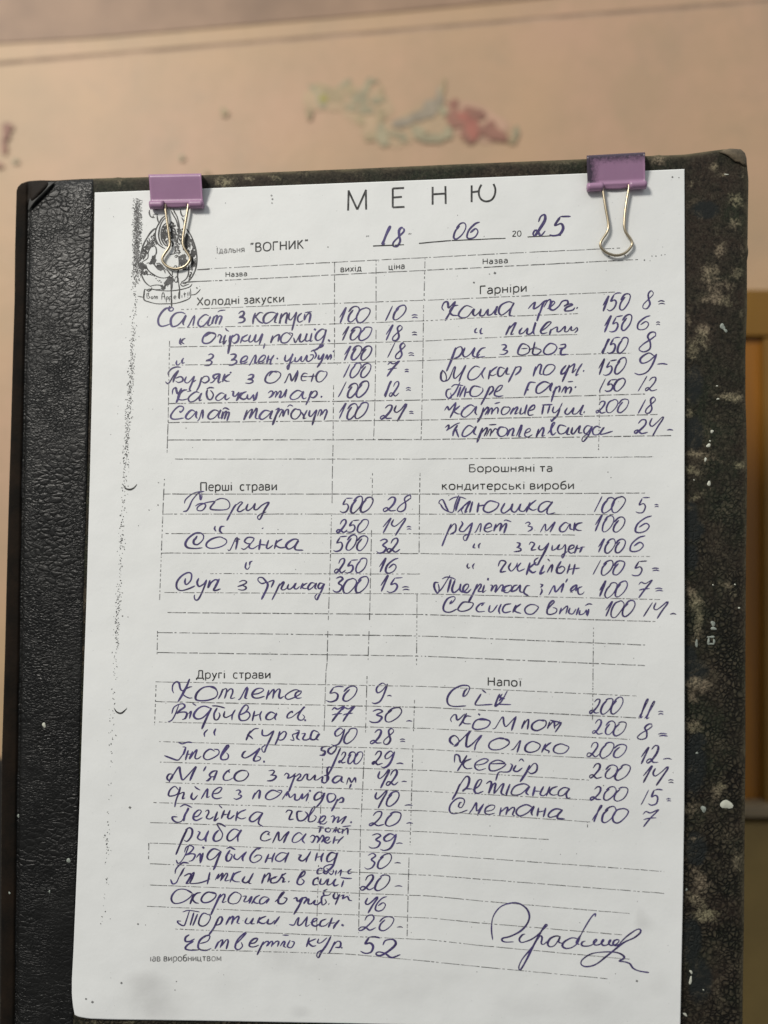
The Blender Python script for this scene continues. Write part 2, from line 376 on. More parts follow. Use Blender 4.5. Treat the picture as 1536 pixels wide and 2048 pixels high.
# ------------------------------------------------------------------ the ledger cover
top_e = [(33, 382), (36, 373), (44, 366), (58, 362), (80, 360.5), (110, 361), (160, 358), (232, 355.5), (236, 353.5), (242, 355.5), (300, 354), (440, 349), (500, 346), (700, 338), (900, 329),
         (1100, 321), (1172, 318), (1240, 314.5), (1308, 311.5), (1316, 309.5), (1326, 311), (1370, 309), (1392, 306), (1420, 302), (1445, 299), (1468, 297.5), (1482, 299), (1489, 305), (1492, 314)]
right_e = [(1492, 314), (1494, 330), (1497, 360), (1496, 420), (1495, 490), (1497, 505), (1494, 520), (1494, 620), (1491, 700), (1491, 800), (1493, 860), (1494, 950), (1493, 1060), (1492, 1100), (1491, 1300), (1491, 1500),
           (1490, 1600), (1489, 1700), (1488, 1850), (1486, 1950), (1485, 2060), (1483, 2300)]
left_e = [(33, 382), (32, 420), (30, 500), (29, 600), (26, 700), (22, 850), (17.5, 1000), (13.5, 1150), (10, 1300), (7, 1400), (4, 1500), (3, 1600), (2, 1750), (1, 2000), (-2, 2300)]
bot_e = [(-2, 2300), (700, 2302), (1483, 2300)]
def sp(n, edge=.008, k=5):
    a = [edge * (i / k) ** 1.5 for i in range(k)]
    return a + [lerp(edge, 1 - edge, i / n) for i in range(n + 1)] + [1 - x for x in a[::-1]]
su, sv = sp(220), sp(300, .006)
grid = coons(top_e, bot_e, left_e, right_e, 0, 0, su, sv)
patches = [(1434, 600, 24, 13, 10, .95), (1374, 637, 7, 14, 0, .9), (1408, 662, 16, 12, 0, .9), (1393, 690, 20, 26, 60, .7), (1380, 715, 10, 8, 0, .6), (1461, 793, 26, 9, 5, 1.0), (1425, 790, 14, 5, 0, .5),
    (1393, 908, 24, 7, 3, 1.0), (1411, 920, 6, 12, 0, .9), (1387, 941, 16, 10, 0, .9), (1479, 928, 15, 12, 40, .7), (1440, 920, 30, 10, 15, .55), (1396, 992, 24, 6, -30, .9), (1376, 820, 9, 20, 0, .6),
    (1380, 1181, 10, 22, -30, .85), (1392, 1208, 16, 13, 40, .9), (1400, 1235, 8, 20, 10, .75), (1397, 1262, 8, 16, -10, .7), (1385, 1285, 14, 7, -50, .7), (1397, 1368, 27, 15, 10, 1.05), (1385, 1395, 13, 12, 0, .7),
    (1385, 1452, 17, 16, 20, .9), (1436, 1583, 12, 26, 15, .75), (1440, 1560, 10, 14, 0, .6), (1385, 1616, 22, 15, 0, .65), (1402, 1762, 15, 24, -30, .95), (1394, 1797, 18, 13, 30, .95), (1409, 1828, 24, 13, 5, 1.1),
    (1475, 1718, 13, 24, 0, .6), (1388, 1678, 16, 6, -20, .7), (1399, 1737, 10, 10, 0, .5), (1469, 1190, 10, 5, 0, .6), (1450, 1170, 20, 5, 10, .5),
    (1471, 399, 16, 13, 0, .8), (1468, 449, 18, 12, 0, .75), (1421, 544, 20, 16, -40, 1.05), (1435, 575, 30, 12, 0, .8), (1440, 500, 14, 22, 20, .75), (1412, 560, 16, 10, 0, .8), (1427, 333, 7, 9, 0, 1.0), (1446, 349, 14, 3, 0, .8),
    (1470, 545, 18, 15, 0, .55), (1485, 480, 6, 50, 0, .5), (1378, 370, 12, 9, 0, .6), (1395, 425, 22, 12, 30, .4), (1487, 340, 5, 22, 0, .6), (1455, 460, 30, 20, 0, .4), (1480, 620, 14, 20, 0, .5),
    (449, 363, 22, 10, 0, 1.0), (494, 357, 12, 5, 0, .9), (549, 355, 14, 9, 0, .65), (610, 350, 14, 8, 0, .5), (720, 345, 20, 8, 0, .45), (240, 366, 14, 9, 0, .55), (330, 362, 30, 9, 0, .5), (1130, 325, 24, 7, 0, .55), (1320, 320, 20, 14, 0, .8), (1334, 334, 14, 8, 0, .6),
    (900, 336, 25, 6, 0, .35), (1040, 330, 25, 6, 0, .35), (190, 2044, 30, 6, 0, .5), (260, 2046, 30, 5, 0, .5)]
blues = [(1388, 770, 20, 40), (1388, 870, 22, 38), (1380, 1030, 16, 30), (1385, 1060, 24, 26), (1382, 1115, 18, 30), (1388, 1345, 30, 30), (1378, 1320, 18, 30), (1388, 1530, 26, 60), (1395, 1480, 20, 18), (1392, 1700, 22, 36), (1380, 1880, 24, 50), (1400, 1960, 26, 50), (1410, 420, 30, 20)]
def wear(px, py):
    v = 0
    for cx, cy, rx, ry, a, s in patches:
        dx, dy = px - cx, py - cy
        if abs(dx) > 80 or abs(dy) > 80: continue
        a = math.radians(a); x = (dx * math.cos(a) + dy * math.sin(a)) / rx; y = (-dx * math.sin(a) + dy * math.cos(a)) / ry
        v = max(v, s * math.exp(-(x * x + y * y) * .7))
    return v
def blue(px, py):
    return max(math.exp(-(((px - cx) / rx) ** 2 + ((py - cy) / ry) ** 2) * .8) for cx, cy, rx, ry in blues)
def edge_d(px, py):
    r = curve_x(right_e, py); l = curve_x(left_e, py); t = curve_y(top_e, px)
    return max(0, min(r - px, px - l, py - t))
def curve_x(c, y):
    return float(np.interp(y, [p[1] for p in c], [p[0] for p in c]))
def curve_y(c, x):
    return float(np.interp(x, [p[0] for p in c], [p[1] for p in c]))
nrng = random.Random(5); waves = [(nrng.uniform(.01, .06), nrng.uniform(.01, .06), nrng.uniform(0, 6.28)) for _ in range(6)]
def wob(px, py): return sum(math.sin(a * px + b * py + c) for a, b, c in waves) / 6
def h_board(px, py):
    d = edge_d(px, py)
    z = -.0012 * math.exp(-d / 4.5)
    # worn, slightly peeled top right corner
    c = math.hypot(px - 1492, py - 300)
    fold = (px - 1440) * .55 - (py - 303) * 1.0        # crease line of the corner
    if c < 75 and fold > 0: z += .0006 * min(1, fold / 10)
    z -= .0024 * min(1, max(0, (join_x(py) - 2 - px) / 2))
    return z + .00006 * wob(px, py)
def join_x(y): return 187 - (y - 370) * .0245
cover = empty('ledger_cover', at(768, 2300, -.003), 'old marbled ledger cover with a black pebbled leatherette spine strip, used as menu board', 'ledger board')
slab('cover_board', grid, h_board, -.003, M_marble, cover,
     {'wear': wear, 'ink': blue, 'edge': lambda x, y: math.exp(-(edge_d(x, y) / 4.5) ** 1.3) if x > 150 else .1 * math.exp(-edge_d(x, y) / 5)})
# leatherette strip over the spine side, with the joint groove
def join_x(y): return 187 - (y - 370) * .0245
def groove_x(y): return float(np.interp(y, [380, 500, 700, 950, 1300, 1600, 2048, 2300], [58, 56, 51, 46, 41, 36, 31, 29]))
tl = [(x, y) for x, y in top_e if x < 186] + [(187, 357.5)]
tl = [(x, y + 1.0) for x, y in tl]
ll = [(x + .6, y) for x, y in left_e]
tl[0] = ll[0]
jr = [(join_x(y), y) for y in (358.5, 600, 1000, 1500, 2000, 2295)]; jr[0] = tl[-1]
bl = [(ll[-1][0], 2295), jr[-1]]; ll[-1] = bl[0]
gridl = coons(tl, bl, ll, jr, 0, 0, sp(90, .03), sp(420, .004))
def h_leather(px, py):
    d = edge_d(px, py); gx = groove_x(py)
    z = .00035 - .0016 * math.exp(-d / 7)
    z -= .0010 * math.exp(-((px - gx) / 4.0) ** 2) + .0003 * math.exp(-((px - gx - 7) / 9.0) ** 2)
    if px < gx - 3: z -= .0002
    # folded-over pleat at the top left corner
    fd = (px - 58) * .72 + (py - 415) * .69
    fl = (px - 84) * .69 - (py - 388) * .72
    if -45 < fl < 45:
        z += .0013 * math.exp(-((fd + 8) / 7.5) ** 2) * math.exp(-(fl / 30) ** 4) - .0010 * math.exp(-((fd - 5) / 3.0) ** 2) * math.exp(-(fl / 34) ** 4)
    z -= .0003 * max(0, (px - join_x(py) + 4) / 4)
    return z + .00012 * wob(px * 1.6, py * 1.6)
slab('leather_strip', gridl, h_leather, -.0012, M_leather, cover,
     {'smooth': lambda x, y: 1.0 if (x < groove_x(y) - 2) else (0.75 if ((x - 58) * .72 + (y - 415) * .69) < 2 and y < 425 else 0.0)})
# folded-over pleat of leatherette at the top left corner
pe = [(56, 418), (58, 402), (64, 388), (74, 375), (86, 367), (98, 363.5), (108, 363.5)]; pi_ = [(58, 421), (68, 409), (78, 399), (88, 390), (97, 380), (104, 371), (110, 365)]
V = []; F = []; m_ = 6; NP = 13
for i in range(NP):
    a = curve_at(pe, i / (NP - 1)); c = curve_at(pi_, i / (NP - 1)); arch = math.sin(math.pi * min(1, max(0, i / (NP - 1))))
    for k in range(m_ + 1):
        t = k / m_; x, y = lerp(a[0], c[0], t), lerp(a[1], c[1], t)
        V.append(at(x, y, .0001 + .0011 * arch ** .5 * (.25 + .75 * t ** .8) - (.0012 if k == m_ and 0 < i < NP - 1 else 0) * .6))
for i in range(NP - 1):
    for k in range(m_): a = i * (m_ + 1) + k; F.append((a, a + 1, a + m_ + 2, a + m_ + 1))
M_pleat = mat_plain('folded_leatherette', (0.020, 0.0195, 0.017, 1), .6, .35, 160, .0003)
mesh('leather_pleat', V, F, M_pleat, cover)
# torn flap of grey board at the top right corner
M_flap = mat_plain('frayed_grey_brown_board', (0.125, 0.098, 0.062, 1), .8, .45, 420, .0003)
fp = [(1437, 304), (1448, 299.5), (1460, 297), (1482, 298.5), (1490, 306), (1493, 316), (1494, 333), (1487, 332), (1480, 326), (1470, 324), (1462, 317), (1455, 312), (1447, 308)]
c0 = (1476, 309); V = []; F = []; nf = len(fp)
for k, (s_, z_) in enumerate(((1, -.0004), (1, .00035), (.8, .0008), (0, .00095))):
    for x, y in (fp if s_ else [c0]):
        x, y = lerp(c0[0], x, s_), lerp(c0[1], y, s_); V.append(at(x, y, h_board(x, y) + z_))
for k in range(2):
    for i in range(nf): F.append((k * nf + i, (k + 1) * nf + i, (k + 1) * nf + (i + 1) % nf, k * nf + (i + 1) % nf))
for i in range(nf): F.append((2 * nf + i, 3 * nf, 2 * nf + (i + 1) % nf))
mesh('torn_corner', V, F, M_flap, cover)
# paint flecks
M_fleck = mat_plain('white_paint_fleck', (0.55, 0.56, 0.47, 1), .6, .15, 400, 0)
M_fleck2 = mat_plain('thin_grey_paint_fleck', (0.27, 0.30, 0.26, 1), .6, .35, 900, 0)
fr = random.Random(11)
def fleck(cx, cy, w, h, mat, z0=None, ang=0):
    zb = (h_leather(cx, cy) if cx < 180 else h_board(cx, cy)) + .00006
    n = 14; V = []; a0 = math.radians(ang)
    for k, (s, z) in enumerate(((1, 0), (.72, .00013), (.0, .00017))):
        for i in range(n if s else 1):
            t = 2 * math.pi * i / n; r = s * (1 + .16 * math.sin(2 * t + cx) + .12 * math.sin(3 * t + cy))
            x, y = w / 2 * r * math.cos(t), h / 2 * r * math.sin(t)
            V.append(at(cx + x * math.cos(a0) - y * math.sin(a0), cy + x * math.sin(a0) + y * math.cos(a0), zb + z))
    F = [(i, n + i, n + (i + 1) % n, (i + 1) % n) for i in range(n)] + [(n + i, 2 * n, n + (i + 1) % n) for i in range(n)]
    mesh('paint_fleck', V, F, mat, cover)
for f in [(1445, 653, 10, 12, 1, 0), (1451, 661, 6, 9, 1, -30), (1424, 863, 7, 6, 0, 0), (1417, 891, 9, 7, 0, -10), (1420, 882, 4, 3, 0, 0), (1411, 919, 5, 8, 0, 0), (1418, 967, 8, 9, 0, 0), (1426, 1247, 9, 10, 1, 0), (1427, 1257, 11, 7, 1, 0),
          (1422, 1274, 14, 5, 1, 0), (1417, 1282, 5, 14, 1, 0), (1428, 1283, 4, 12, 1, 0), (1422, 1288, 12, 4, 1, 0), (1393, 1287, 6, 14, 1, 0), (1394, 1506, 6, 4, 1, -30), (1453, 1609, 23, 19, 0, 10), (1407, 1618, 11, 12, 1, 0), (1382, 1944, 5, 8, 0, -20),
          (1381, 1961, 6, 15, 0, 10), (1370, 2029, 10, 5, 0, 30), (1407, 1980, 3, 3, 0, 0), (1478, 1216, 4, 4, 0, 0), (1434, 772, 4, 3, 0, 0), (1436, 798, 6, 3, 0, 0), (1453, 349, 8, 3, 0, 5), (1373, 1779, 4, 5, 1, 0), (1426, 1170, 3, 3, 0, 0),
          (88, 1450, 7, 10, 0, 0), (137, 1721, 9, 8, 1, 0), (99, 1783, 4, 5, 1, 0), (19, 1786, 4, 5, 1, 0), (37, 1632, 5, 7, 1, 0), (1388, 960, 3, 3, 0, 0), (1470, 1169, 4, 3, 0, 0)]:
    fleck(f[0], f[1], f[2], f[3], (M_fleck, M_fleck2)[f[4]], ang=f[5])

# ------------------------------------------------------------------ the menu sheet
pt = [(189.5, 385), (420, 376.5), (640, 368), (860, 359.5), (1130, 348.5), (1369, 338)]
pr = [(1369, 338), (1370, 620), (1369, 900), (1369, 1300), (1369, 1500), (1368.5, 1610), (1366, 1780), (1364, 1880), (1360.5, 2048), (1360, 2064)]
pl = [(189.5, 385), (187, 560), (185, 730), (180, 950), (173, 1200), (166, 1400), (159.5, 1600), (152, 1780), (147, 1900), (143.8, 1960), (143.8, 1990), (146, 2012), (149.5, 2030)]
pb = [(149.5, 2030), (158, 2034), (178, 2037.5), (220, 2039), (400, 2041.5), (700, 2047), (1000, 2054), (1360, 2064)]
def h_paper(px, py):
    u = (px - 170) / 1200; v = (py - 360) / 1700
    z = .00055 + .0009 * math.sin(math.pi * min(1, max(0, v))) * (.4 + .6 * math.sin(math.pi * min(1, max(0, u))))
    z += .00020 * math.sin(5.2 * u + 3.1 * v + .6) * min(1, v * 4) + .00025 * math.sin(9 * v - 4 * u + 1.0) * min(1, v * 4)
    z += .0013 * max(0, (u - .88) / .12) ** 2 * min(1, max(0, v) * 3)
    z += .0010 * math.exp(-((px - 150) ** 2 + (py - 2035) ** 2) / 90 ** 2)
    z += .0005 * max(0, (v - .85) / .15)
    return max(z, .0005)
stains = [(300, 1985, 75, 50, .55), (320, 2020, 60, 30, .6), (285, 1960, 34, 22, .5), (640, 1945, 90, 50, .5), (1280, 1835, 16, 30, .6), (1300, 1850, 30, 20, .4), (780, 1990, 80, 60, .4), (600, 2025, 30, 14, .6), (1050, 2015, 120, 40, .5), (1320, 1960, 40, 60, .4),
          (560, 1910, 50, 30, .4), (300, 1760, 60, 40, .35), (1000, 1650, 90, 60, .3), (470, 1970, 70, 50, .45), (1180, 1990, 60, 50, .5), (880, 1960, 90, 40, .4)]
def stain(px, py):
    return sum(s * math.exp(-((px - cx) / rx) ** 2 - ((py - cy) / ry) ** 2) for cx, cy, rx, ry, s in stains)
sheet = empty('menu_sheet', at(768, 2060, .0005), 'white handwritten menu sheet of dishes and prices clipped to the dark ledger cover', 'menu')
gridp = coons(pt, pb, pl, pr, 0, 0, sp(110, .01, 4), sp(170, .01, 4))
slab('paper', gridp, h_paper, -.0001, M_paper, sheet, {'stain': stain}, full=True)

INK_Z = .00005
def cat(pts, step=2.2):
    if len(pts) < 3: 
        a, b = pts[0], pts[-1]; n = max(1, int(math.hypot(b[0] - a[0], b[1] - a[1]) / step))
        return [(lerp(a[0], b[0], i / n), lerp(a[1], b[1], i / n)) for i in range(n + 1)]
    P = [(2 * pts[0][0] - pts[1][0], 2 * pts[0][1] - pts[1][1])] + list(pts) + [(2 * pts[-1][0] - pts[-2][0], 2 * pts[-1][1] - pts[-2][1])]
    out = []
    for i in range(1, len(P) - 2):
        p0, p1, p2, p3 = P[i - 1:i + 3]; n = max(2, int(math.hypot(p2[0] - p1[0], p2[1] - p1[1]) / step))
        for k in range(n):
            t = k / n
            out.append(tuple(.5 * (2 * p1[j] + (p2[j] - p0[j]) * t + (2 * p0[j] - 5 * p1[j] + 4 * p2[j] - p3[j]) * t * t + (3 * p1[j] - p0[j] - 3 * p2[j] + p3[j]) * t ** 3) for j in (0, 1)))
    out.append(tuple(pts[-1])); return out
zoff = [0]
class Ink:
    def __init__(s): s.V = []; s.F = []
    def stroke(s, pts, w, press=True, taper=True, smooth=True):
        zoff[0] = (zoff[0] + 1) % 40
        z = INK_Z + zoff[0] * 4e-7
        q = cat(pts) if smooth else list(pts)
        if len(q) < 2: return
        n = len(q); base = len(s.V); ph = random.uniform(0, 6.28)
        if taper and sum(math.hypot(b[0] - a[0], b[1] - a[1]) for a, b in zip(q, q[1:])) < 5.5: taper = False; press = False; w *= 1.05   # a full stop or tick
        for i, (x, y) in enumerate(q):
            a = q[max(0, i - 1)]; b = q[min(n - 1, i + 1)]
            dx, dy = b[0] - a[0], b[1] - a[1]; L = math.hypot(dx, dy) or 1
            ww = w
            if press: ww *= .74 + .42 * max(0, dy / L) + .16 * math.sin(i * .27 + ph) * math.sin(i * .11)
            if taper: ww *= min(1, .45 + .3 * min(i, n - 1 - i))
            nx, ny = -dy / L * ww / 2, dx / L * ww / 2
            hz = h_paper(x, y) + z
            s.V += [at(x + nx, y + ny, hz), at(x - nx, y - ny, hz)]
        s.F += [(base + 2 * i, base + 2 * i + 2, base + 2 * i + 3, base + 2 * i + 1) for i in range(n - 1)]
    def build(s, name, mat, parent=sheet):
        if s.V: return mesh(name, s.V, s.F, mat, parent, smooth=False)

# handwriting alphabet: x 0..100 across the letter, y 0 = baseline, 100 = x-height; strokes split by /
G = {
'0': (1.2, "42,84 14,52 16,8 46,-3 86,30 104,72 82,102 46,100 12,70"),
'1': (.8, "0,36 70,104 18,-2"),
'l': (.8, "-6,2 30,30 86,92 76,108 50,80 24,0 60,6"),
'2': (1.15, "12,72 32,100 62,98 66,66 34,20 8,0 0,14 22,22 56,0 104,10"),
'3': (1.0, "8,88 46,102 78,86 44,58 84,38 68,2 26,-4 0,10"),
'4': (1.1, "10,96 2,60 24,44 58,68 90,104 98,92 72,40 46,-22"),
'5': (1.1, "36,96 16,54 50,64 78,44 74,10 34,-6 -4,6/34,96 70,104 116,100"),
'6': (1.05, "90,106 50,92 8,52 4,10 34,-4 74,8 90,40 62,60 24,34"),
'7': (1.0, "2,74 20,94 56,84 108,108 62,44 26,-18/14,36 50,46 104,50"),
'8': (1.05, "92,78 86,104 58,102 40,78 64,46 70,10 34,-6 2,8 22,36 66,66 92,88"),
'9': (1.05, "84,90 44,106 6,76 22,50 60,62 92,102/92,102 84,40 64,-2 24,-16 -8,-8"),
'=': (.7, "0,62 40,74 90,64/14,26 56,38 104,26"),
'-': (.7, "0,46 50,58 100,44"),
}
VAR = {  # other ways the same hand forms a digit
'0': ["42,84 14,52 16,8 46,-3 86,30 102,72 82,102 46,100 16,74", "50,82 24,46 26,8 58,0 94,38 100,84 72,103 38,96 14,66", "56,101 16,86 -2,40 14,0 50,-4 90,40 98,82 64,103 38,94", "40,90 12,56 8,14 36,-4 80,22 100,66 92,97 54,104 26,90"],
'1': ["16,40 74,104 36,-2", "10,6 30,36 80,98 74,106 58,80 34,4 42,0", "18,42 74,105 40,0", "14,-2 34,30 76,104"],
'2': ["12,72 32,100 62,98 66,66 34,20 8,0 0,14 22,22 56,0 100,10", "20,66 30,96 60,106 74,80 50,34 18,0 -2,6 6,24 36,20 70,0 104,22", "16,80 40,103 68,96 66,58 34,16 6,-3 -4,12 20,24 50,4 94,6"],
'5': ["34,96 18,54 50,62 76,44 72,10 34,-4 -2,6/34,96 68,102 108,99", "38,92 20,50 56,58 80,36 68,4 30,-4 0,4/38,94 106,98"],
'8': ["92,80 84,103 58,101 42,78 64,46 68,10 34,-5 4,8 22,36 66,66 92,86", "82,92 60,105 38,88 54,54 74,24 56,-4 20,-2 14,20 44,48 84,80 82,96"],
}
hw = random.Random(21)
def write(crop, x0, y0, x1, y1, h, text, w=3.3, slant=.24, name='handwritten_word', mat=None, extents=None):
    """write a word whose letters fill x0..x1 along the baseline (crop coordinates)"""
    ox, oy, s = crop; h = h * 1.05; prev = ''
    items = [(c, 1.0) for c in text]
    if extents: spans = extents
    else:
        wd = [(G[c][0] if c in G else .5) * k for c, k in items]; tot = sum(wd); a = x0; spans = []
        for q in wd: spans.append((a, a + q / tot * (x1 - x0))); a = spans[-1][1]
    ink = Ink()
    for (c, k), (a, b) in zip(items, spans):
        if c not in G: continue
        if c == '0': a, b = a - (.08 if prev == '0' else 0) * (b - a), b
        prev = c
        jy = hw.uniform(-.04, .04) * h; jh = h * hw.uniform(.93, 1.07); js = slant + hw.uniform(-.05, .05)
        shape = hw.choice(VAR.get(c, [G[c][1]]))
        for st in shape.split('/'):
            pts = []
            for p in st.split():
                gx, gy = map(float, p.split(','))
                gx += hw.uniform(-2, 2); gy += hw.uniform(-2, 2)
                x = lerp(a, b, gx / 100) + (gy - 50) / 100 * jh * js
                base = lerp(y0, y1, (x - x0) / max(1, x1 - x0))
                y = base - gy / 100 * jh + jy
                pts.append((ox + x / s, oy + y / s))
            ink.stroke(pts, w * hw.uniform(.9, 1.15))
    return ink.build(name, mat or M_ink)
A = (300, 560, 2.743); B = (300, 690, 2.743); C_ = (840, 550, 2.844); D = (840, 690, 2.844); E_ = (300, 930, 2.743); F_ = (300, 1050, 2.743)
G_ = (840, 910, 2.844); H_ = (840, 1060, 2.844); I_ = (300, 1330, 2.743); J_ = (300, 1500, 2.743); K_ = (300, 1640, 2.743); L_ = (290, 1780, 2.695)
M_ = (860, 1340, 2.954); N_ = (860, 1500, 2.954); P_ = (420, 340, 3.491); Q_ = (820, 340, 2.743)
def wx(crop, y0, y1, h, text, *ext, **k):
    """word with the measured span of every letter"""
    ex = list(zip(ext[0::2], ext[1::2])); write(crop, ex[0][0], y0, ex[-1][1], y1, h, text, extents=ex, **k)
def num(crop, x0, x1, y0, h, text, y1=None, **k):
    k.setdefault('slant', .22)
    write(crop, x0, y0, x1, y0 if y1 is None else y1, h, text, name='handwritten_number', **k)
# date
wx(P_, 524, 522, 112, 'l8', 1212, 1250, 1280, 1355, w=4.2, name='handwritten_number')
wx(Q_, 376, 372, 78, '06', 240, 300, 318, 380, name='handwritten_number'); wx(Q_, 356, 358, 96, '25', 688, 748, 778, 862, w=4.4, name='handwritten_number')
# cold starters
num(A, 1035, 1205, 234, 72, '100', 224); wx(A, 222, 214, 72, '10', 1296, 1328, 1332, 1400, name='handwritten_number'); num(A, 1434, 1470, 216, 34, '=')
num(A, 1050, 1212, 330, 70, '100'); num(A, 1290, 1385, 328, 72, '18'); num(A, 1436, 1466, 312, 34, '=')
num(B, 1062, 1210, 80, 70, '100'); num(B, 1305, 1400, 70, 74, '18'); num(B, 1416, 1450, 66, 34, '=')
num(B, 1062, 1208, 180, 70, '100', 172); num(B, 1298, 1352, 160, 62, '7'); num(B, 1396, 1420, 155, 30, '=')
num(B, 1036, 1194, 286, 76, '100'); num(B, 1288, 1370, 282, 74, '12'); num(B, 1402, 1432, 258, 32, '=')
num(B, 1034, 1190, 404, 74, '100'); num(B, 1274, 1400, 406, 70, '24'); num(B, 1420, 1446, 385, 28, '=')
# side dishes
num(C_, 1034, 1190, 206, 84, '150', 190); num(C_, 1268, 1328, 190, 84, '8'); num(C_, 1352, 1395, 176, 36, '=')
num(C_, 1046, 1198, 322, 84, '150', 308); num(C_, 1240, 1308, 308, 74, '6'); num(C_, 1342, 1366, 292, 32, '=')
num(D, 1036, 1180, 46, 76, '150', 38); num(D, 1250, 1342, 34, 94, '8')
num(D, 1010, 1168, 172, 76, '150', 154); num(D, 1240, 1340, 152, 92, '9'); num(D, 1350, 1408, 128, 36, '-')
num(D, 1020, 1164, 260, 68, '150'); num(D, 1244, 1356, 262, 74, '12')
num(D, 1008, 1180, 384, 66, '200'); num(D, 1244, 1338, 386, 78, '18')
num(D, 1228, 1376, 502, 78, '24'); num(D, 1404, 1440, 500, 30, '-')
# soups
num(E_, 1048, 1218, 256, 76, '500'); num(E_, 1288, 1428, 250, 74, '28')
num(E_, 1030, 1194, 370, 60, '250', 364); num(E_, 1270, 1396, 372, 72, '14'); num(E_, 1406, 1434, 362, 30, '=')
num(F_, 1014, 1190, 140, 74, '500'); num(F_, 1250, 1372, 150, 70, '32')
num(F_, 1020, 1186, 260, 66, '250'); num(F_, 1250, 1358, 260, 76, '16')
num(F_, 1010, 1194, 366, 76, '300'); num(F_, 1260, 1372, 364, 74, '15'); num(F_, 1382, 1424, 366, 34, '=')
# pastry
num(G_, 994, 1164, 324, 80, '100'); num(G_, 1234, 1296, 326, 80, '5'); num(G_, 1332, 1358, 304, 30, '=')
num(G_, 992, 1160, 434, 78, '100'); num(G_, 1230, 1314, 440, 78, '6')
num(H_, 1010, 1164, 128, 74, '100'); num(H_, 1198, 1280, 124, 76, '6')
num(H_, 986, 1158, 252, 78, '100'); num(H_, 1212, 1278, 258, 84, '5'); num(H_, 1318, 1362, 242, 34, '=')
num(H_, 1016, 1172, 380, 78, '100'); num(H_, 1238, 1304, 374, 80, '7'); num(H_, 1336, 1382, 358, 34, '=')
num(H_, 1050, 1218, 490, 78, '100'); num(H_, 1272, 1402, 490, 78, '14'); num(H_, 1422, 1458, 494, 30, '-')
# main dishes
num(I_, 974, 1130, 196, 76, '50'); num(I_, 1234, 1296, 200, 84, '9'); num(I_, 1300, 1326, 184, 26, '-')
num(I_, 992, 1110, 300, 62, '77'); num(I_, 1210, 1374, 310, 66, '30'); num(I_, 1406, 1438, 320, 26, '-')
num(I_, 1008, 1130, 430, 76, '90'); num(I_, 1218, 1338, 432, 72, '28'); num(I_, 1370, 1400, 430, 30, '=')
num(J_, 1040, 1164, 74, 56, '200'); num(J_, 1224, 1336, 82, 70, '29'); num(J_, 1352, 1390, 88, 30, '-')
num(J_, 1248, 1364, 190, 74, '42'); num(J_, 1380, 1408, 186, 26, '-')
num(J_, 1232, 1362, 304, 72, '40'); num(J_, 1396, 1440, 318, 28, '-')
num(J_, 1210, 1374, 416, 72, '20'); num(J_, 1406, 1442, 416, 28, '-')
num(K_, 1206, 1350, 152, 72, '39'); num(K_, 1350, 1386, 142, 26, '-')
num(K_, 1184, 1320, 262, 72, '30'); num(K_, 1342, 1376, 250, 26, '-')
num(K_, 1164, 1310, 384, 74, '20'); num(K_, 1342, 1384, 378, 28, '-')
num(L_, 1186, 1302, 108, 70, '46')
num(L_, 1164, 1334, 220, 72, '20'); num(L_, 1358, 1390, 214, 26, '-')
wx(L_, 340, 366, 84, '52', 1172, 1250, 1254, 1376, w=4.0, name='handwritten_number')
# drinks
num(M_, 954, 1134, 256, 82, '200'); num(M_, 1246, 1320, 284, 94, 'll'); num(M_, 1346, 1380, 272, 36, '=')
num(M_, 966, 1154, 376, 76, '200', 386); num(M_, 1232, 1310, 408, 78, '8'); num(M_, 1346, 1404, 400, 34, '=')
num(M_, 934, 1154, 512, 80, '200', 522); num(M_, 1242, 1364, 552, 92, '12'); num(M_, 1376, 1430, 544, 34, '-')
num(N_, 950, 1178, 168, 80, '200', 176); num(N_, 1252, 1398, 190, 84, '14'); num(N_, 1406, 1440, 206, 36, '=')
num(N_, 956, 1164, 294, 74, '200', 302); num(N_, 1248, 1362, 320, 80, '15'); num(N_, 1396, 1424, 310, 32, '=')
num(N_, 962, 1168, 424, 80, '100', 430); num(N_, 1252, 1334, 440, 80, '7')
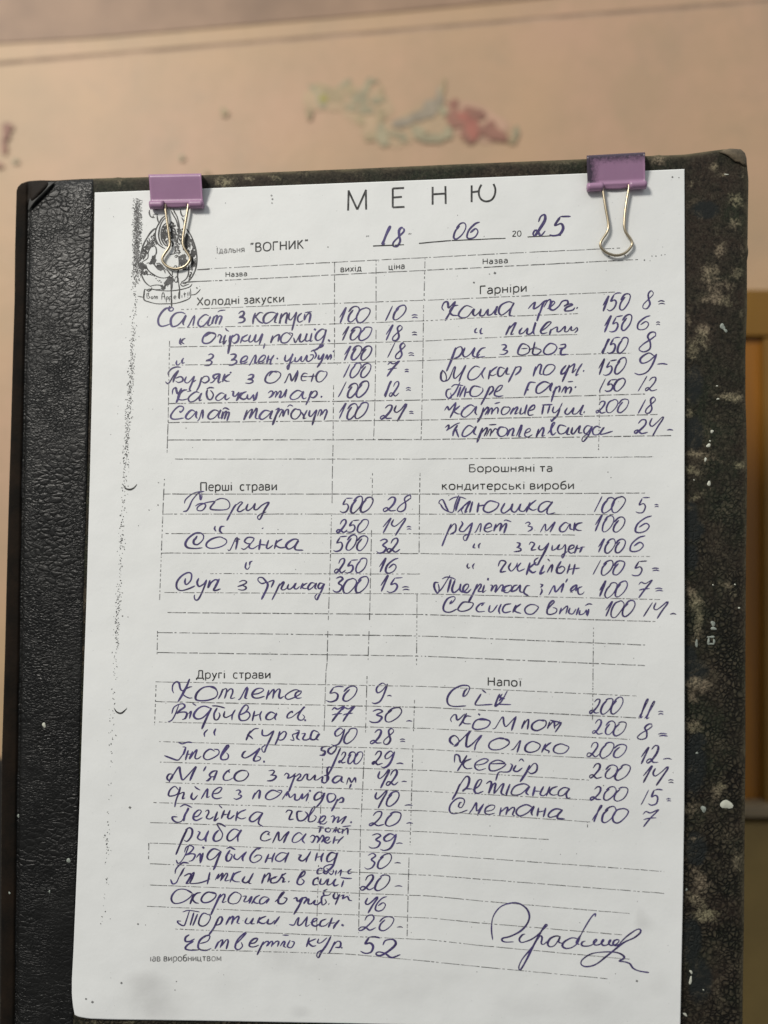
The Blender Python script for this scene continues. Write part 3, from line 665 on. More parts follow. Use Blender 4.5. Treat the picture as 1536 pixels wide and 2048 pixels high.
# the dish names, stroke by stroke ("@ x y scale" opens a group measured from that corner of the sheet)
HAND = """
@ 300 600 4
158,48 150,70 160,88 178,86 186,68 172,58 158,66 128,66 92,100 68,150 68,192 92,210 124,206 160,190/282,112 250,98 205,108 172,145 166,185 180,210 215,205 255,170 286,120 276,150 262,188 272,202/296,212 306,210 348,130 356,134 344,206/472,126 440,118 398,150 384,190 400,210 430,204 468,160 484,132 470,165 462,196 476,204 492,190/512,128 496,190 516,140 532,122 538,134 524,190 546,136 568,126 572,140 552,198/540,98 560,84 602,80
708,110 724,94 744,90 754,106 740,126 716,138 748,142 758,160 740,178 702,184
842,100 828,150 822,194/906,104 876,102 840,138 850,140 870,170 898,184 918,178/1010,108 980,96 935,108 908,140 910,176 935,186 975,160 1020,104 1006,140 998,176 1016,182/1052,106 1036,188 1050,140 1084,104 1098,112 1086,180 1098,184/1118,100 1108,140 1122,160 1150,130 1172,96 1160,150 1136,244/1216,104 1186,128 1180,162 1196,176 1226,164/1240,110 1236,160 1256,120 1276,104 1284,120 1272,184/1238,100 1296,94
244,304 238,346 254,356/284,306 262,316 252,336 274,350
516,272 470,258 430,290 420,330 440,348 480,340 520,300 526,276 505,262 470,270 440,290/540,296 552,276 572,290 560,320 556,344 580,330/604,280 592,310 588,352 612,320/606,224 612,240 632,250/640,282 632,340/666,280 648,310 622,430/660,300 690,272 710,290 700,330 672,346 656,330/740,290 724,344/782,276 752,292 734,314 756,330 788,320/806,278 790,320 800,338 826,320 846,274/850,274 836,320 846,336 870,320 898,270 890,310 872,356/918,346 906,390
984,282 968,342 990,300 1026,276 1036,290 1024,334/1130,282 1096,262 1058,280 1044,320 1060,342 1096,336 1132,296 1140,270 1110,262/1150,300 1162,340 1190,290 1206,270 1196,320 1210,334 1240,310 1256,268 1242,320 1258,330 1290,310/1296,262 1282,330 1300,324/1312,232 1326,240/1404,244 1376,232 1338,262 1322,300 1336,324 1366,312 1400,270 1408,236 1396,290 1376,350 1350,380 1310,404 1290,404/1350,376 1366,350 1384,364 1360,384/1426,316 1438,334
216,482 210,508 224,520 246,500/270,462 256,484 260,506 278,500
464,440 490,432 506,446 490,470 450,486 484,484 494,500 470,522 432,526
640,436 668,432 688,440 676,466 650,480 684,478 692,496 668,516 630,524/722,498 760,488 780,460 768,448 738,464 724,500 742,512 780,494/790,520 800,512 838,444 846,450 838,506 860,496/868,496 900,486 924,456 912,440 884,458 868,490 884,510 916,494/948,444 934,510/938,482 970,470/994,440 968,480 962,514 976,510/1014,464 1024,472
1086,438 1078,478 1096,490 1126,460 1142,428 1126,480 1108,540 1102,556 1096,530 1130,500 1150,486/1164,456 1160,490 1184,490 1212,450 1206,486 1226,490 1254,440 1250,480 1270,492 1300,470 1306,440 1280,440/1286,414 1310,400 1340,396/1310,402 1330,440 1316,470/1352,438 1346,468 1364,470 1390,430 1376,480 1350,520 1336,540/1396,476 1416,436 1420,474 1446,434 1448,460 1440,476/1464,406 1472,414
122,652 140,668 162,650 190,600 226,566 196,620 182,660/152,610 146,582 176,548 214,534 246,538/204,626 240,612 262,624 256,648 224,660 206,646/290,612 276,650 300,664 336,630 352,606/356,606 336,660 316,716 326,726 296,732/330,664 370,640/412,618 396,680 370,732/400,650 430,612 462,612 470,640 440,662 410,650/478,660 500,656 540,610 560,592 530,592 506,606 512,628 540,626/560,592 546,640 548,662 570,650/600,590 580,656/642,590 612,610 592,634 612,650 636,650/640,576 650,584
786,604 806,596 828,602 816,624 786,634 818,640 822,654 796,666 760,664
1016,580 970,570 935,600 922,645 950,666 1000,655 1040,615 1044,585 1010,570 975,580 950,610/1070,664 1084,654 1112,590 1122,600 1130,640 1140,640 1180,566/1182,560 1176,600 1158,656/1262,590 1232,584 1210,612 1216,644 1250,642/1218,612 1262,612/1310,586 1290,656/1262,614 1330,606/1400,574 1360,570 1330,606 1336,650 1370,652 1410,610 1416,580 1400,570
176,754 184,716 206,700 212,730 224,752 252,704/252,704 226,780 208,826/296,716 262,726 230,762 226,790 260,800 300,790/396,742 366,736 326,762 306,790 320,814 356,806 396,770 410,744 398,780 396,806 416,796/452,712 480,700 512,704/462,716 452,750 462,790 486,796 506,760 490,730 480,724/598,752 570,742 536,766 526,790 546,804 584,784 606,754 600,784 610,798 640,780/650,732 666,730 664,764 684,768 708,736/712,736 696,800/730,738 690,806/772,732 740,746 718,776 748,794 776,780/782,752 776,784 800,792 826,756 826,784 840,796 862,734/860,736 842,790 822,806
944,744 966,726 984,738 974,766 950,782/960,780 984,760 1004,730 1016,740 1002,780/1006,772 1040,726 1048,742 1036,780 1060,770 1092,712 1084,750 1080,780/1220,738 1180,724 1140,750 1122,780 1140,798 1186,780 1226,730 1218,770 1228,790 1250,780/1270,770 1290,730 1270,790 1246,842/1286,760 1310,728 1332,730 1334,756 1306,780 1282,772/1366,772 1376,776
240,884 240,900 262,880 268,856 236,850 196,880 166,925 176,950 216,954 270,944/366,894 330,880 296,912 286,940 306,952 340,930 372,890 366,930 380,948/378,968 396,950 414,882 424,890 420,950/560,894 516,880 476,906 462,936 480,952 520,936 566,880 548,920 550,944 570,940/584,890 572,950 592,900 606,888 612,896 596,950 616,900 630,896 634,910 614,968/580,876 600,862 634,876
778,878 752,956 786,900 812,872 818,884 796,946 834,890 850,866 856,880 842,940 870,950/962,892 920,882 888,910 874,940 896,956 940,930 978,884 966,920 960,946 976,950/1004,880 1030,866 1010,920 978,1002/1010,920 1040,876 1062,880 1060,910/1030,940 1056,890 1066,880 1064,930 1084,884 1104,876 1106,920/1098,856 1120,840 1146,850/1190,880 1160,872 1130,910 1136,946 1170,950 1204,910 1200,880 1180,872/1210,896 1230,930 1226,950 1250,944/1258,880 1240,910 1220,944/1280,880 1272,920 1290,930 1330,880 1316,940 1298,1002/1340,930 1360,876 1372,890 1360,930/1372,920 1400,880 1416,890 1392,960
@ 300 980 4
262,172 290,168 310,140 340,80 390,20 420,16/276,108 286,76 330,36 380,16 434,10/398,24 404,80 414,56 412,24/362,128 390,110 424,106 444,120 436,146 410,164 380,162 376,144 396,124 450,102 520,88/524,90 500,118 482,146 500,158 580,160 624,150 638,118 620,80 570,68 520,84/690,112 664,150 612,244/688,120 722,96 738,100 716,130 700,164 720,172 760,150/784,110 768,148 784,164 820,140 840,106 832,150 856,156 900,120 950,100 914,160 884,230 866,234 862,214 890,190 932,176
522,288 516,310 530,330/596,290 568,294 558,326 578,346/898,304 902,308
376,364 364,390 350,400 350,430 380,434 420,400 428,364 400,342 356,350 306,384 284,430 300,460 360,468 420,462/600,392 560,374 500,388 456,420 452,452 490,466 560,456 606,430 612,400 580,380/620,476 640,480 684,390 700,392 684,476/684,416 700,392 722,396/728,466 760,470 830,400 820,380 780,380 756,410 780,430 800,430 790,456 820,468 870,440/884,392 872,480/870,436 930,440/948,400 932,460 950,466 984,440/1012,400 994,472/1058,392 1020,412 1004,440 1040,462 1086,456/1188,398 1150,394 1104,420 1088,450 1110,472 1150,452 1186,404 1160,450 1164,476 1226,480
772,574 762,620 780,634 800,606/820,568 800,576 796,604
284,706 280,740 292,756 326,720 330,670 300,662 250,690 214,740 216,786 250,804 310,790 360,766/390,706 376,740 390,770 430,750 450,716/452,716 430,780 400,850 380,880 360,876 352,850 360,840/480,720 466,780 490,740 524,716 540,730 516,780/556,710 530,760 510,800 530,802 566,790
710,736 740,724 766,726 770,742 740,760 700,772/740,766 766,776 766,790 740,800 702,794
930,740 890,746 862,720 870,700 900,700 926,730 940,770 890,876/936,740 990,724 970,780/1040,746 1000,830 974,880/1030,770 1062,736 1070,740 1050,790 1070,800 1100,780/1110,750 1100,784 1120,794 1150,770 1166,744 1152,780 1170,794 1200,770/1224,744 1204,794/1260,744 1234,756 1216,776 1240,788 1264,780/1320,748 1290,744 1264,776 1270,796 1300,780 1330,744 1320,784 1336,792/1388,750 1360,744 1344,776 1360,790 1386,760 1392,750 1376,800 1350,850 1334,880 1318,856 1340,826
@ 320 1355 4
110,126 98,100 104,60 130,34 150,44 160,80 172,104 190,100 220,50 240,10/236,10 210,80 170,150 144,194/256,72 230,80 190,104 180,130 200,150 232,164 260,162/456,96 420,74 350,80 300,118 284,160 300,182 370,184 440,160 460,124 440,90 400,76/500,90 488,130 466,172/486,140 510,96 530,92 530,120 516,168/526,130 560,92 578,96 580,124 566,166 600,160/624,176 640,170 688,86 700,88 680,160 700,166/736,136 790,126 828,100 810,86 770,94 740,126 744,158 780,166 836,150/870,98 850,176/860,150 900,100 912,104 900,170/904,140 940,96 960,98 950,150 960,166 990,150/1120,104 1080,98 1030,120 1000,150 1020,174 1070,160 1120,130 1130,108 1090,120 1080,150 1100,166 1136,160
64,352 90,344 120,300 150,216/92,290 110,240 150,214 190,212 196,234 160,260 130,290 150,282 196,276 216,290 200,326 176,336/226,290 250,270 236,330/260,206 290,224/404,244 350,228 300,250 270,300 290,330 340,322 396,270 410,244 380,310 350,370 332,414/414,226 460,228 520,244/458,240 432,290 436,336 460,336 480,300 470,280/520,268 510,310 530,320 580,290 600,256/602,256 580,300 576,340/632,300 680,280 706,240 690,218 664,240 634,300 644,340 690,340 720,306 706,276 680,276/756,266 738,348/750,310 790,296/814,268 800,300 806,346/926,292 890,276 856,300 850,330 880,338 920,310 936,286 916,320 926,340
1058,266 1060,284/1058,266 1040,276 1020,300 1016,324 1050,320 1090,290 1130,260 1160,232 1140,250 1104,310 1112,336 1140,340 1156,316 1140,296/1162,334 1160,350
382,414 354,446 356,474/446,406 434,440 440,466
724,426 700,470 688,502/792,408 756,410 724,440 700,462 720,470 744,494/818,414 820,460 860,462 910,424/912,424 880,490 850,560 834,596 818,590 816,560 846,540/960,428 946,480 920,540/950,470 990,432 1010,446 990,490 960,502 940,490/1040,496 1070,500 1060,460 1090,446 1116,424 1080,420/1116,430 1096,480 1120,500/1130,450 1160,450 1140,490 1170,500 1210,480/1270,440 1230,424 1210,450 1206,490 1240,494 1262,456 1276,450 1250,490 1270,500
34,626 80,644 140,660 164,640 190,600 206,560 180,556/148,520 180,530 220,516 260,522/206,560 186,620/226,580 204,660/206,620 240,610/262,590 236,650 280,590 294,580 280,640 300,650 330,630/440,590 400,572 360,600 350,640 380,658 430,640 470,610 466,580 430,574/480,640 520,590 552,550 536,544 500,600 484,640 500,658 540,650 548,620 530,602
690,588 670,598 656,630 680,642 716,630 760,600 800,566 790,580 750,650 760,668 796,660 804,640 780,630/832,664 834,680
1340,548 1300,556 1290,580 1320,590 1310,620 1274,622/1380,556 1350,570 1344,596 1370,610 1404,580 1410,550 1380,548
1446,562 1410,640 1370,730 1330,800
100,772 72,774 56,800 70,822 96,806 104,776 84,812 72,838/84,812 150,716 160,760 180,818 216,790 286,712 262,770 238,826/368,710 346,750/458,744 420,752 396,780 410,794 446,790/458,744 440,790 426,824/410,794 380,826 366,824/548,740 556,762/560,736 530,756 506,790 514,818 550,820 590,800/700,750 650,744 606,770 594,806 620,828 670,820 706,780 700,752
868,746 900,742 914,752 900,774 880,782/890,784 924,786 928,800 900,824 856,826
992,784 1012,764 1030,780 1020,806 1060,790 1084,764/1080,780 1030,916/1080,796 1116,770 1124,790 1096,820 1130,820 1160,780 1180,776 1176,812 1200,820 1240,780 1236,816 1260,816 1300,790 1296,830 1320,844 1350,810 1340,780 1310,786/1384,724 1350,716 1336,740 1340,790 1330,830/1450,790 1410,792 1380,824 1400,844 1440,820 1456,790 1450,830 1470,838/1490,856 1510,800 1530,840 1560,800 1566,840/1530,850 1516,884
150,902 120,870 80,900 66,940 90,950 140,930 160,876 150,920 130,980 116,1036/140,940 190,920 180,970 200,960/260,920 248,960 270,974 300,940/276,870 290,884 320,900/330,972 340,950 380,890 376,960 396,950/420,930 470,920 496,886 470,880 430,910 420,950 450,968 496,960
604,906 630,900 644,914 624,934/624,936 650,944 644,960 610,974 590,966
760,920 740,974/750,950 784,904 800,910 790,970/960,920 900,902 856,930 846,964 880,976 940,950 976,910 940,902/976,976 1020,910 1010,950/1020,910 1040,960 1080,930 1080,976 1110,976 1140,930 1136,970 1160,950 1190,920/1196,900 1206,912/1190,930 1166,990/1310,930 1270,916 1236,950 1240,980 1280,966 1316,924 1290,990 1246,1040/1390,930 1350,930 1336,960 1350,996 1390,984 1406,950 1390,926/1420,970 1410,1000 1370,1070/1416,990 1450,960 1466,970 1460,996 1430,1000
@ 320 1560 4
140,296 100,296 100,316 130,336 170,330 200,280 224,220/160,216 200,196 256,222/232,226 200,280 190,330/262,296 300,290 330,250 310,240 276,270 266,306 290,322 340,300/360,252 384,240 390,260 370,300 400,312 430,290/460,250 436,326 470,300/472,202 496,226/516,240 490,310/500,280 540,274/560,240 540,300 560,310 596,280/620,250 604,330/690,236 640,256 614,290 650,312 690,300/820,262 770,258 726,290 716,320 740,334 780,310 820,264 796,310 790,350 826,372
1004,262 1024,242 1056,250 1040,290 1036,316 1070,312/1140,250 1100,256 1096,300 1110,326 1150,320 1180,280 1160,250/1186,300 1230,240 1240,212 1220,226 1196,280 1190,330 1230,326 1250,296 1230,280/1256,340 1300,330 1326,296 1310,286 1280,310 1276,340 1310,352 1336,330/1366,296 1384,284 1396,300 1380,340 1410,300 1430,296 1420,340 1456,310 1490,290 1450,350/1522,334 1532,342
220,386 180,470 126,600/200,400 236,380 258,400 250,450 216,490 190,480/300,412 320,420 300,462 330,480 360,460 390,402/390,404 366,460 366,496/470,400 440,430 426,470 446,490 486,476 500,430 476,390 456,350 480,350 526,374/640,410 590,392 546,430 536,470 560,486 600,460 650,400 624,450 624,496
876,420 862,434 880,440/880,420 850,410 814,440 806,476 840,488 890,470/900,504 946,416 950,480 966,480 1000,440 1030,414 1010,450 986,504/1140,440 1110,420 1070,450 1056,490 1080,500 1120,480 1166,430 1140,480 1160,506/1200,456 1220,440 1240,460 1220,500 1206,490/1226,490 1250,450 1270,470 1256,504/1270,490 1300,440 1310,470 1290,500/1320,490 1346,480 1354,460 1330,460 1316,490 1340,504 1370,486/1400,450 1384,510/1390,484 1430,478/1470,450 1436,480 1420,510
1260,372 1310,376/1290,374 1270,424/1350,380 1326,390 1326,410 1350,416 1366,396 1350,380/1380,420 1410,380 1400,420/1440,384 1420,400 1430,420 1450,414/1466,390 1456,430/1466,410 1500,386 1500,440/1460,372 1530,366
130,640 142,666 170,650 200,600 230,530/196,580 210,540 240,524 268,540 240,580 196,606/196,604 250,590 280,600 260,640 230,650/290,620 320,590 320,660/346,580 330,640 318,666/340,534 354,548/480,566 430,550 390,580 376,620 400,640 440,620 486,570 460,640 440,690 424,722/530,550 560,540 602,556/560,560 530,610 536,646 560,640 576,600 556,590/600,590 590,620 620,636 660,600 690,570/690,572 660,620 664,650/780,560 806,540 770,550 730,600 720,640 750,660 800,640 814,610 780,600 750,620/870,590 840,662/860,630 900,620/920,580 900,620 896,660/1020,590 970,580 930,610 926,640 960,650 1000,620 1030,580 1006,630 1000,660
1106,600 1130,600 1110,630 1140,646 1180,610 1206,570/1206,572 1180,620 1166,660/1260,580 1240,650/1250,620 1290,610/1310,580 1290,620 1290,656/1410,590 1370,580 1340,610 1336,650 1360,650 1400,620 1420,580 1400,640 1380,690 1340,730 1316,730 1310,700 1350,680 1390,676
@ 320 1720 4
84,156 100,190 130,180 150,140 180,80 200,60/120,110 130,70 180,24 232,24/190,70 160,130/190,130 230,110 250,120 230,160 210,186 240,184/244,120 270,100 256,150 240,186 300,186 360,170 400,150/400,96 376,196/440,160 470,110 460,150 500,104 490,150 480,166/490,160 530,104 540,120 520,166 560,160/590,100 560,180/650,90 600,110 576,150 600,170 640,176/680,130 660,170 690,180 730,140 746,100/746,102 710,180 730,186
840,110 812,190/830,150 870,106 880,120 860,180/900,140 940,130/930,140 890,150 890,180 930,180 960,150 980,110/1010,104 970,130 990,150 980,176 1006,170/1026,170 1034,176
1104,150 1150,120 1160,94 1140,100 1100,160 1100,190 1130,196 1154,170 1130,150
1260,144 1270,156/1266,138 1230,160 1226,196 1260,196/1290,146 1280,190 1310,190 1340,150/1350,146 1336,196 1370,190 1400,150/1410,150 1390,180 1396,206 1430,196/1470,160 1450,216/1444,140 1500,146 1536,148
1290,64 1296,76/1290,60 1262,80 1260,110 1300,106/1320,80 1306,100 1330,110 1350,80 1330,66/1350,100 1370,116 1390,90 1380,76/1410,80 1400,120/1420,110 1450,80 1440,130/1530,70 1506,90 1510,110 1536,100
250,264 200,234 140,240 100,280 92,320 120,346 180,336 240,300 256,264 220,236/270,270 240,352/330,260 290,270 260,310 280,340 310,346/440,270 390,256 350,280 330,320 350,342 400,334 440,300 446,270 410,256/486,270 460,320 406,440/470,310 510,272 520,290 500,340 530,330/640,270 600,258 560,290 546,330 570,350 620,340 650,290 630,262/660,290 690,290 670,330 700,330 730,290/736,290 710,350/770,290 730,350/800,280 766,300 750,330 776,346 800,340/866,300 830,296 800,320 800,350 830,346 870,310 850,350
920,336 960,300 996,256 976,262 950,310 950,346 990,346 1016,310 990,300
1066,310 1090,300 1100,330 1140,300 1110,370 1070,436/1110,340 1150,300 1176,310 1150,350 1190,310 1186,346 1210,350 1240,320 1230,350 1260,356 1290,330/1330,284 1300,290 1290,320 1300,360 1330,340 1320,310/1346,350 1354,354
1340,234 1312,250 1310,280 1350,280 1370,260/1400,260 1386,290 1400,310 1426,290 1416,262/1440,270 1400,360/1440,290 1470,280 1460,310 1500,290 1510,320 1536,326
170,490 140,490 150,510 190,526 210,480 236,400/180,416 230,404 316,416/270,420 240,524/300,430 276,490 262,526/390,440 350,424 320,460 310,510 340,530 380,510 404,460 390,430/470,460 430,540 390,600/440,510 480,456 500,470 480,510 440,524/560,450 526,520/540,490 580,450 586,470 570,516/580,490 620,450 630,460 616,500 640,510/700,460 680,500 710,510 746,466 730,506 760,510/800,454 776,510/850,450 810,466 786,490 820,510 850,500/870,470 860,506 890,510 920,480/956,450 920,500 910,516
1030,516 1070,520 1090,480 1110,460 1100,516 1130,516 1180,450/1180,452 1166,530 1200,516/1200,500 1240,490 1260,470 1230,470 1216,510 1240,530 1280,510/1330,470 1290,490 1280,526 1320,526 1350,500/1380,460 1346,540/1360,510 1400,500/1436,480 1400,520 1386,552/1450,516 1468,526
236,596 206,620 204,650 240,650 276,630/270,650 220,680 204,710 250,722 310,720/320,670 380,650 400,610 370,606 320,640 304,690 320,716 370,722 410,704/470,650 440,710/450,680 490,640 500,650 480,704/490,690 530,640 546,650 530,714/610,670 660,620 690,584 670,590 620,640 600,700 630,716 660,690 650,656/716,670 760,660 780,630 750,630 720,660 716,690 750,694 790,680/830,650 800,710 776,760/810,690 850,650 870,660 850,690/860,690 890,650 900,660 890,694/900,680 930,650 950,656 940,694/960,690 990,650 1000,660 990,690 1010,700/980,600 1030,604/1040,640 1020,690 1050,700 1076,660 1050,650
1194,620 1170,696/1250,630 1200,650 1190,664 1220,690 1250,684/1270,630 1260,660 1290,660 1336,620/1366,612 1330,680 1290,740 1270,780 1254,770 1260,740 1300,716/1400,650 1370,710 1350,750/1380,690 1420,650 1446,660 1440,696 1400,700/1450,700 1458,706
@ 870 585 4
72,144 56,120 72,80 100,74 106,104 112,124 160,70/164,68 130,140 80,226/186,100 150,110 120,150 140,180 190,184/300,120 250,106 206,140 188,180 210,200 260,190 310,130 300,170 320,188/320,130 306,160 316,186 350,160 370,128/370,130 360,180 390,184 410,150 424,130/426,130 420,176 450,176 480,140 496,110 480,170 500,176/630,88 590,72 530,100 510,150 530,180 570,160 620,110 632,80 606,130 596,180 620,186
746,130 770,100 800,76 790,130 830,110 870,66/900,60 870,80 840,160 816,226 830,160/870,120 900,66 924,56 920,90/900,130 930,110 960,80 940,70 920,100 920,130 950,140 990,110 1020,70 1060,66 1060,90 1030,110 1080,90 1100,96 1050,120 1040,146 1100,140 1120,120/1132,120 1140,124
334,284 320,300 322,320 340,320/376,284 362,304 366,330 382,326
600,262 564,340/580,300 640,240 640,256 606,336 630,330/700,280 676,310 680,330 710,320 740,284 736,330 760,330 790,300 806,240 786,310 796,336/846,310 890,280 930,240 900,240 860,280 846,310 860,330 900,320/930,290 916,340/920,310 950,286 980,276 976,310 1000,310 1040,270 1036,310 1060,310 1090,270 1090,300 1110,300 1134,280 1140,300 1116,324
166,440 130,540 90,630/150,480 180,440 210,436 216,470 190,510 150,526/240,440 220,490 240,516 280,490 320,436/320,440 300,500 330,516 360,490/406,440 370,450 340,490 344,516 400,510
530,420 560,416 570,434 540,460/546,460 578,466 576,480 550,496 514,494
740,420 700,410 670,450 664,490 700,500 750,480 756,440 730,414/690,450 740,446/800,394 790,440 780,490 816,496 850,466 830,450 796,450/750,460 800,440 820,436/970,420 920,406 880,440 870,480 900,498 950,480 976,440 960,416/1000,420 1040,414 1036,440 990,450/1040,436 1010,460 1010,496 1060,494
60,620 48,650 50,695 72,712 90,690 84,650 60,620/72,712 110,690 150,600 164,596 150,660 160,686 210,640 244,580/246,580 210,660 190,712/360,600 320,590 276,630 264,680 290,700 340,680 386,620 400,600 376,650 390,690/440,620 426,696/500,590 460,620 436,650 460,666 490,650/560,610 520,600 500,640 510,670 540,660 580,600 570,650 600,650/650,590 620,650 586,720/610,660 650,600 686,596 676,630 640,660
806,590 786,670/796,640 830,580 850,580 840,650 870,650/950,576 900,580 870,620 870,654 910,654 950,620 960,590 930,572
1050,580 1016,620 1010,650 1040,640 1070,590 1076,580 1050,640 1016,716/1076,600 1116,570 1096,640 1110,636 1130,610/1180,566 1150,610 1130,650 1126,668 1150,650/1184,624 1194,628
130,770 96,780 88,820 110,846 130,840 124,800/110,846 160,800 200,716/130,756 160,736 226,744/206,750 176,836/240,746 210,800 196,836/250,760 232,840/240,800 290,790/370,760 310,750 280,790 290,826 340,826 380,790 380,760/440,750 410,820 366,900/410,800 440,760 460,750 466,780 430,820/470,800 520,780 540,744 510,750 480,790 476,820 510,830 546,824
806,722 760,720 736,760 712,826/730,780 750,776/920,726 870,714 820,750 810,796 840,806 890,770 936,724 920,770 930,790/970,750 950,810 930,876/940,800 990,750 1000,760 990,800/1010,800 1036,756 1050,760 1040,806/1050,780 1080,756 1090,770 1076,810/1060,716 1104,710/1118,754 1128,760
76,944 100,910 110,940 140,910 168,876/168,878 150,940 120,1004/200,906 170,930 150,950 180,970 206,970/320,916 280,900 226,940 210,980 240,996 290,960 330,910 320,960 336,980/390,920 370,980 336,1040/376,970 420,916 426,940 400,980/420,980 450,924 460,940 450,976/456,960 490,920 506,930 500,970/476,890 520,876/590,920 550,916 530,950 540,976 576,966 600,930 580,910/630,920 600,976/606,960 650,916 660,926 640,972 670,960/690,920 680,970 710,960 736,896/736,896 720,950 720,976/746,950 790,930 796,900 770,910 744,950 750,980 790,976
870,900 856,976/856,900 940,896/920,900 900,970/950,910 940,950 960,960 1000,920 1020,880/1000,920 980,980 950,1010 930,1030 926,1010/1060,920 1040,960 1060,976 1090,950 1110,920 1100,966 1130,970 1160,940 1186,900 1160,970 1180,976/1190,956 1196,958
80,1080 110,1060 106,1090 90,1106/112,1092 160,1056 200,1040/180,1060 150,1110 140,1150/140,1110 180,1096/164,1090 190,1160/310,1080 270,1064 230,1100 216,1140 240,1150 290,1120 326,1070 310,1120 330,1140/380,1080 360,1140 336,1200/366,1130 410,1080 416,1100 390,1150/410,1150 440,1090 450,1110 440,1150/450,1130 480,1090 496,1100/430,1060 490,1056/560,1080 520,1080 500,1120 520,1150 560,1140 580,1100 560,1076/600,1090 576,1150/580,1130 620,1086 630,1100 616,1146 640,1140/650,1150 690,1060 690,1090 670,1150 690,1150/710,1130 760,1110 760,1086 730,1100 716,1140 740,1156 780,1136/830,1090 810,1160/820,1140 860,1080 870,1100 856,1150 880,1140/900,1130 940,1080 960,1040 940,1046 926,1100 940,1140 970,1120/1050,1070 1000,1060 980,1100 1000,1130 1040,1120 1070,1080 1056,1130 1080,1136/1100,1076 1090,1120 1110,1130 1140,1090 1160,1066 1150,1120 1180,1120/1250,1070 1216,1066 1190,1100 1200,1130 1230,1110 1256,1070 1230,1140 1190,1190 1176,1180 1190,1150 1236,1126/1330,1080 1290,1070 1260,1100 1270,1136 1310,1130 1350,1080 1320,1130 1350,1130 1424,1108
@ 860 985 4
80,90 70,86 76,66 100,56 116,80 130,120 150,150/80,90 110,130 160,156 186,150 200,90 230,20/150,64 190,40 240,34 290,50/240,36 216,100 204,150/220,160 250,130 290,90 320,70 300,110 280,160 300,150/262,170 250,140 270,120/340,70 316,160/390,80 376,160/376,110 440,100/540,80 480,66 440,100 430,140 470,160 530,130 550,90 530,76/600,84 570,140 590,164 640,130 660,90 650,140 680,156 710,120 724,90 716,140 750,150 780,110/800,76 770,160/850,60 810,90 790,120 820,140 856,130/976,80 930,70 880,100 866,140 890,156 930,130 980,76 940,130 940,170 1004,160
170,250 130,340 94,430/150,300 190,250 206,260 200,310 160,336/250,230 260,250 236,300 270,310 310,270 340,240/340,240 316,320 290,380 270,380 270,350 310,330/356,320 370,310 400,250 410,260 400,316/440,290 490,270 480,244 450,260 436,300 460,316 500,300/530,250 510,310/520,290 556,250 570,256 556,310/566,290 600,250 610,260 590,326/590,230 606,220 650,234
760,250 786,236 800,250 780,266/780,270 814,276 810,296 780,312
880,320 920,250 924,300 940,300 1000,236 960,316/1110,250 1080,240 1040,280 1046,312 1080,306 1120,250 1120,290 1146,296/1160,240 1150,310/1220,240 1180,250 1160,280 1180,300 1216,304
356,406 346,440 366,444/404,404 388,424 392,446
690,400 720,406 710,430 690,440/700,440 726,450 720,466 670,474
790,420 810,396 836,410 820,440 810,460 850,456/880,420 870,450 900,456 950,400/950,400 920,470 880,540 860,580 836,570 840,540 870,520/980,420 976,460 1010,450 1036,416 1020,456 1056,446 1080,416 1080,480 1060,524 1054,500 1100,470/1110,460 1150,440 1150,420 1120,430 1106,466 1130,484 1160,470/1180,420 1156,490/1160,450 1200,446/1220,430 1196,480/1200,440 1240,434
306,566 296,590 306,606 320,596/356,566 340,590 346,610
544,590 560,550 590,544 606,560 580,600 566,636 610,630/650,560 630,600 650,630 690,590 700,560/730,560 700,600 710,630 760,610/800,560 770,660/850,560 810,590 790,610 820,640 850,630/910,580 880,650 920,630/940,530 960,550/936,640 970,580 980,584 970,640/1050,550 1020,600 1016,640 1050,644 1080,610 1056,590 1030,606/1120,570 1096,650/1100,620 1150,606/1160,570 1140,656/1150,610 1200,604
70,720 40,720 34,760 60,806 74,770 66,730/60,806 100,760 160,660/96,690 130,676 170,680 206,694/170,690 140,800/200,700 176,770 190,800 230,770 246,730 240,780 270,796 310,750 300,730 270,750 266,790 300,800 330,770/380,730 350,800 306,880/360,780 400,730 410,750 386,790 420,790/436,740 420,800 450,780/466,684 464,704/480,740 500,744 490,790 520,740 534,750 524,796 570,740 586,750 576,790 610,780/650,740 600,756 590,790 620,800 650,770 650,740/700,740 670,750 650,790 690,780 720,740 720,790 750,800/800,746 770,750 750,800 790,826
880,730 900,740 884,760/890,766 896,790 880,820
950,820 990,746 1000,790 1016,790 1066,730 1050,800/1100,690 1086,720/1120,800 1160,770 1176,740 1150,750 1126,780 1140,800/1176,740 1166,790/1220,750 1186,770 1190,810 1220,810 1236,790
176,864 160,890 180,880 200,850 190,830 140,850 106,910 116,950 160,956 220,930/330,880 270,876 236,910 226,940 260,950 320,930 346,890 320,876/430,890 410,906/440,880 400,890 370,930 386,954 440,950/480,900 470,950 500,950 540,900/570,890 550,940 560,970/650,890 600,900 580,940 600,960 650,950/690,900 660,960/730,890 690,920 680,950 730,966/850,900 800,896 760,930 770,966 820,970 866,920 840,900
936,940 970,900 994,874 980,866 950,900 936,960 960,976 1006,960 1012,930 980,920/1050,920 1036,976/1040,960 1090,910 1100,920 1086,970/1120,920 1110,960 1140,970 1170,930/1190,920 1170,980/1200,940 1196,976 1230,970 1250,940 1250,980/1270,930 1256,990/1240,906 1270,890 1300,896
@ 880 1355 4
220,90 196,110 186,150 210,140 236,90 226,66 170,64 100,100 60,160 66,210 110,230 210,228/330,130 310,160 280,210 300,222 420,216/336,96 370,124/476,130 460,170 440,230 470,212 500,180 540,104/520,170 490,170 470,190/450,214 510,214 570,216/500,130 480,160 510,160
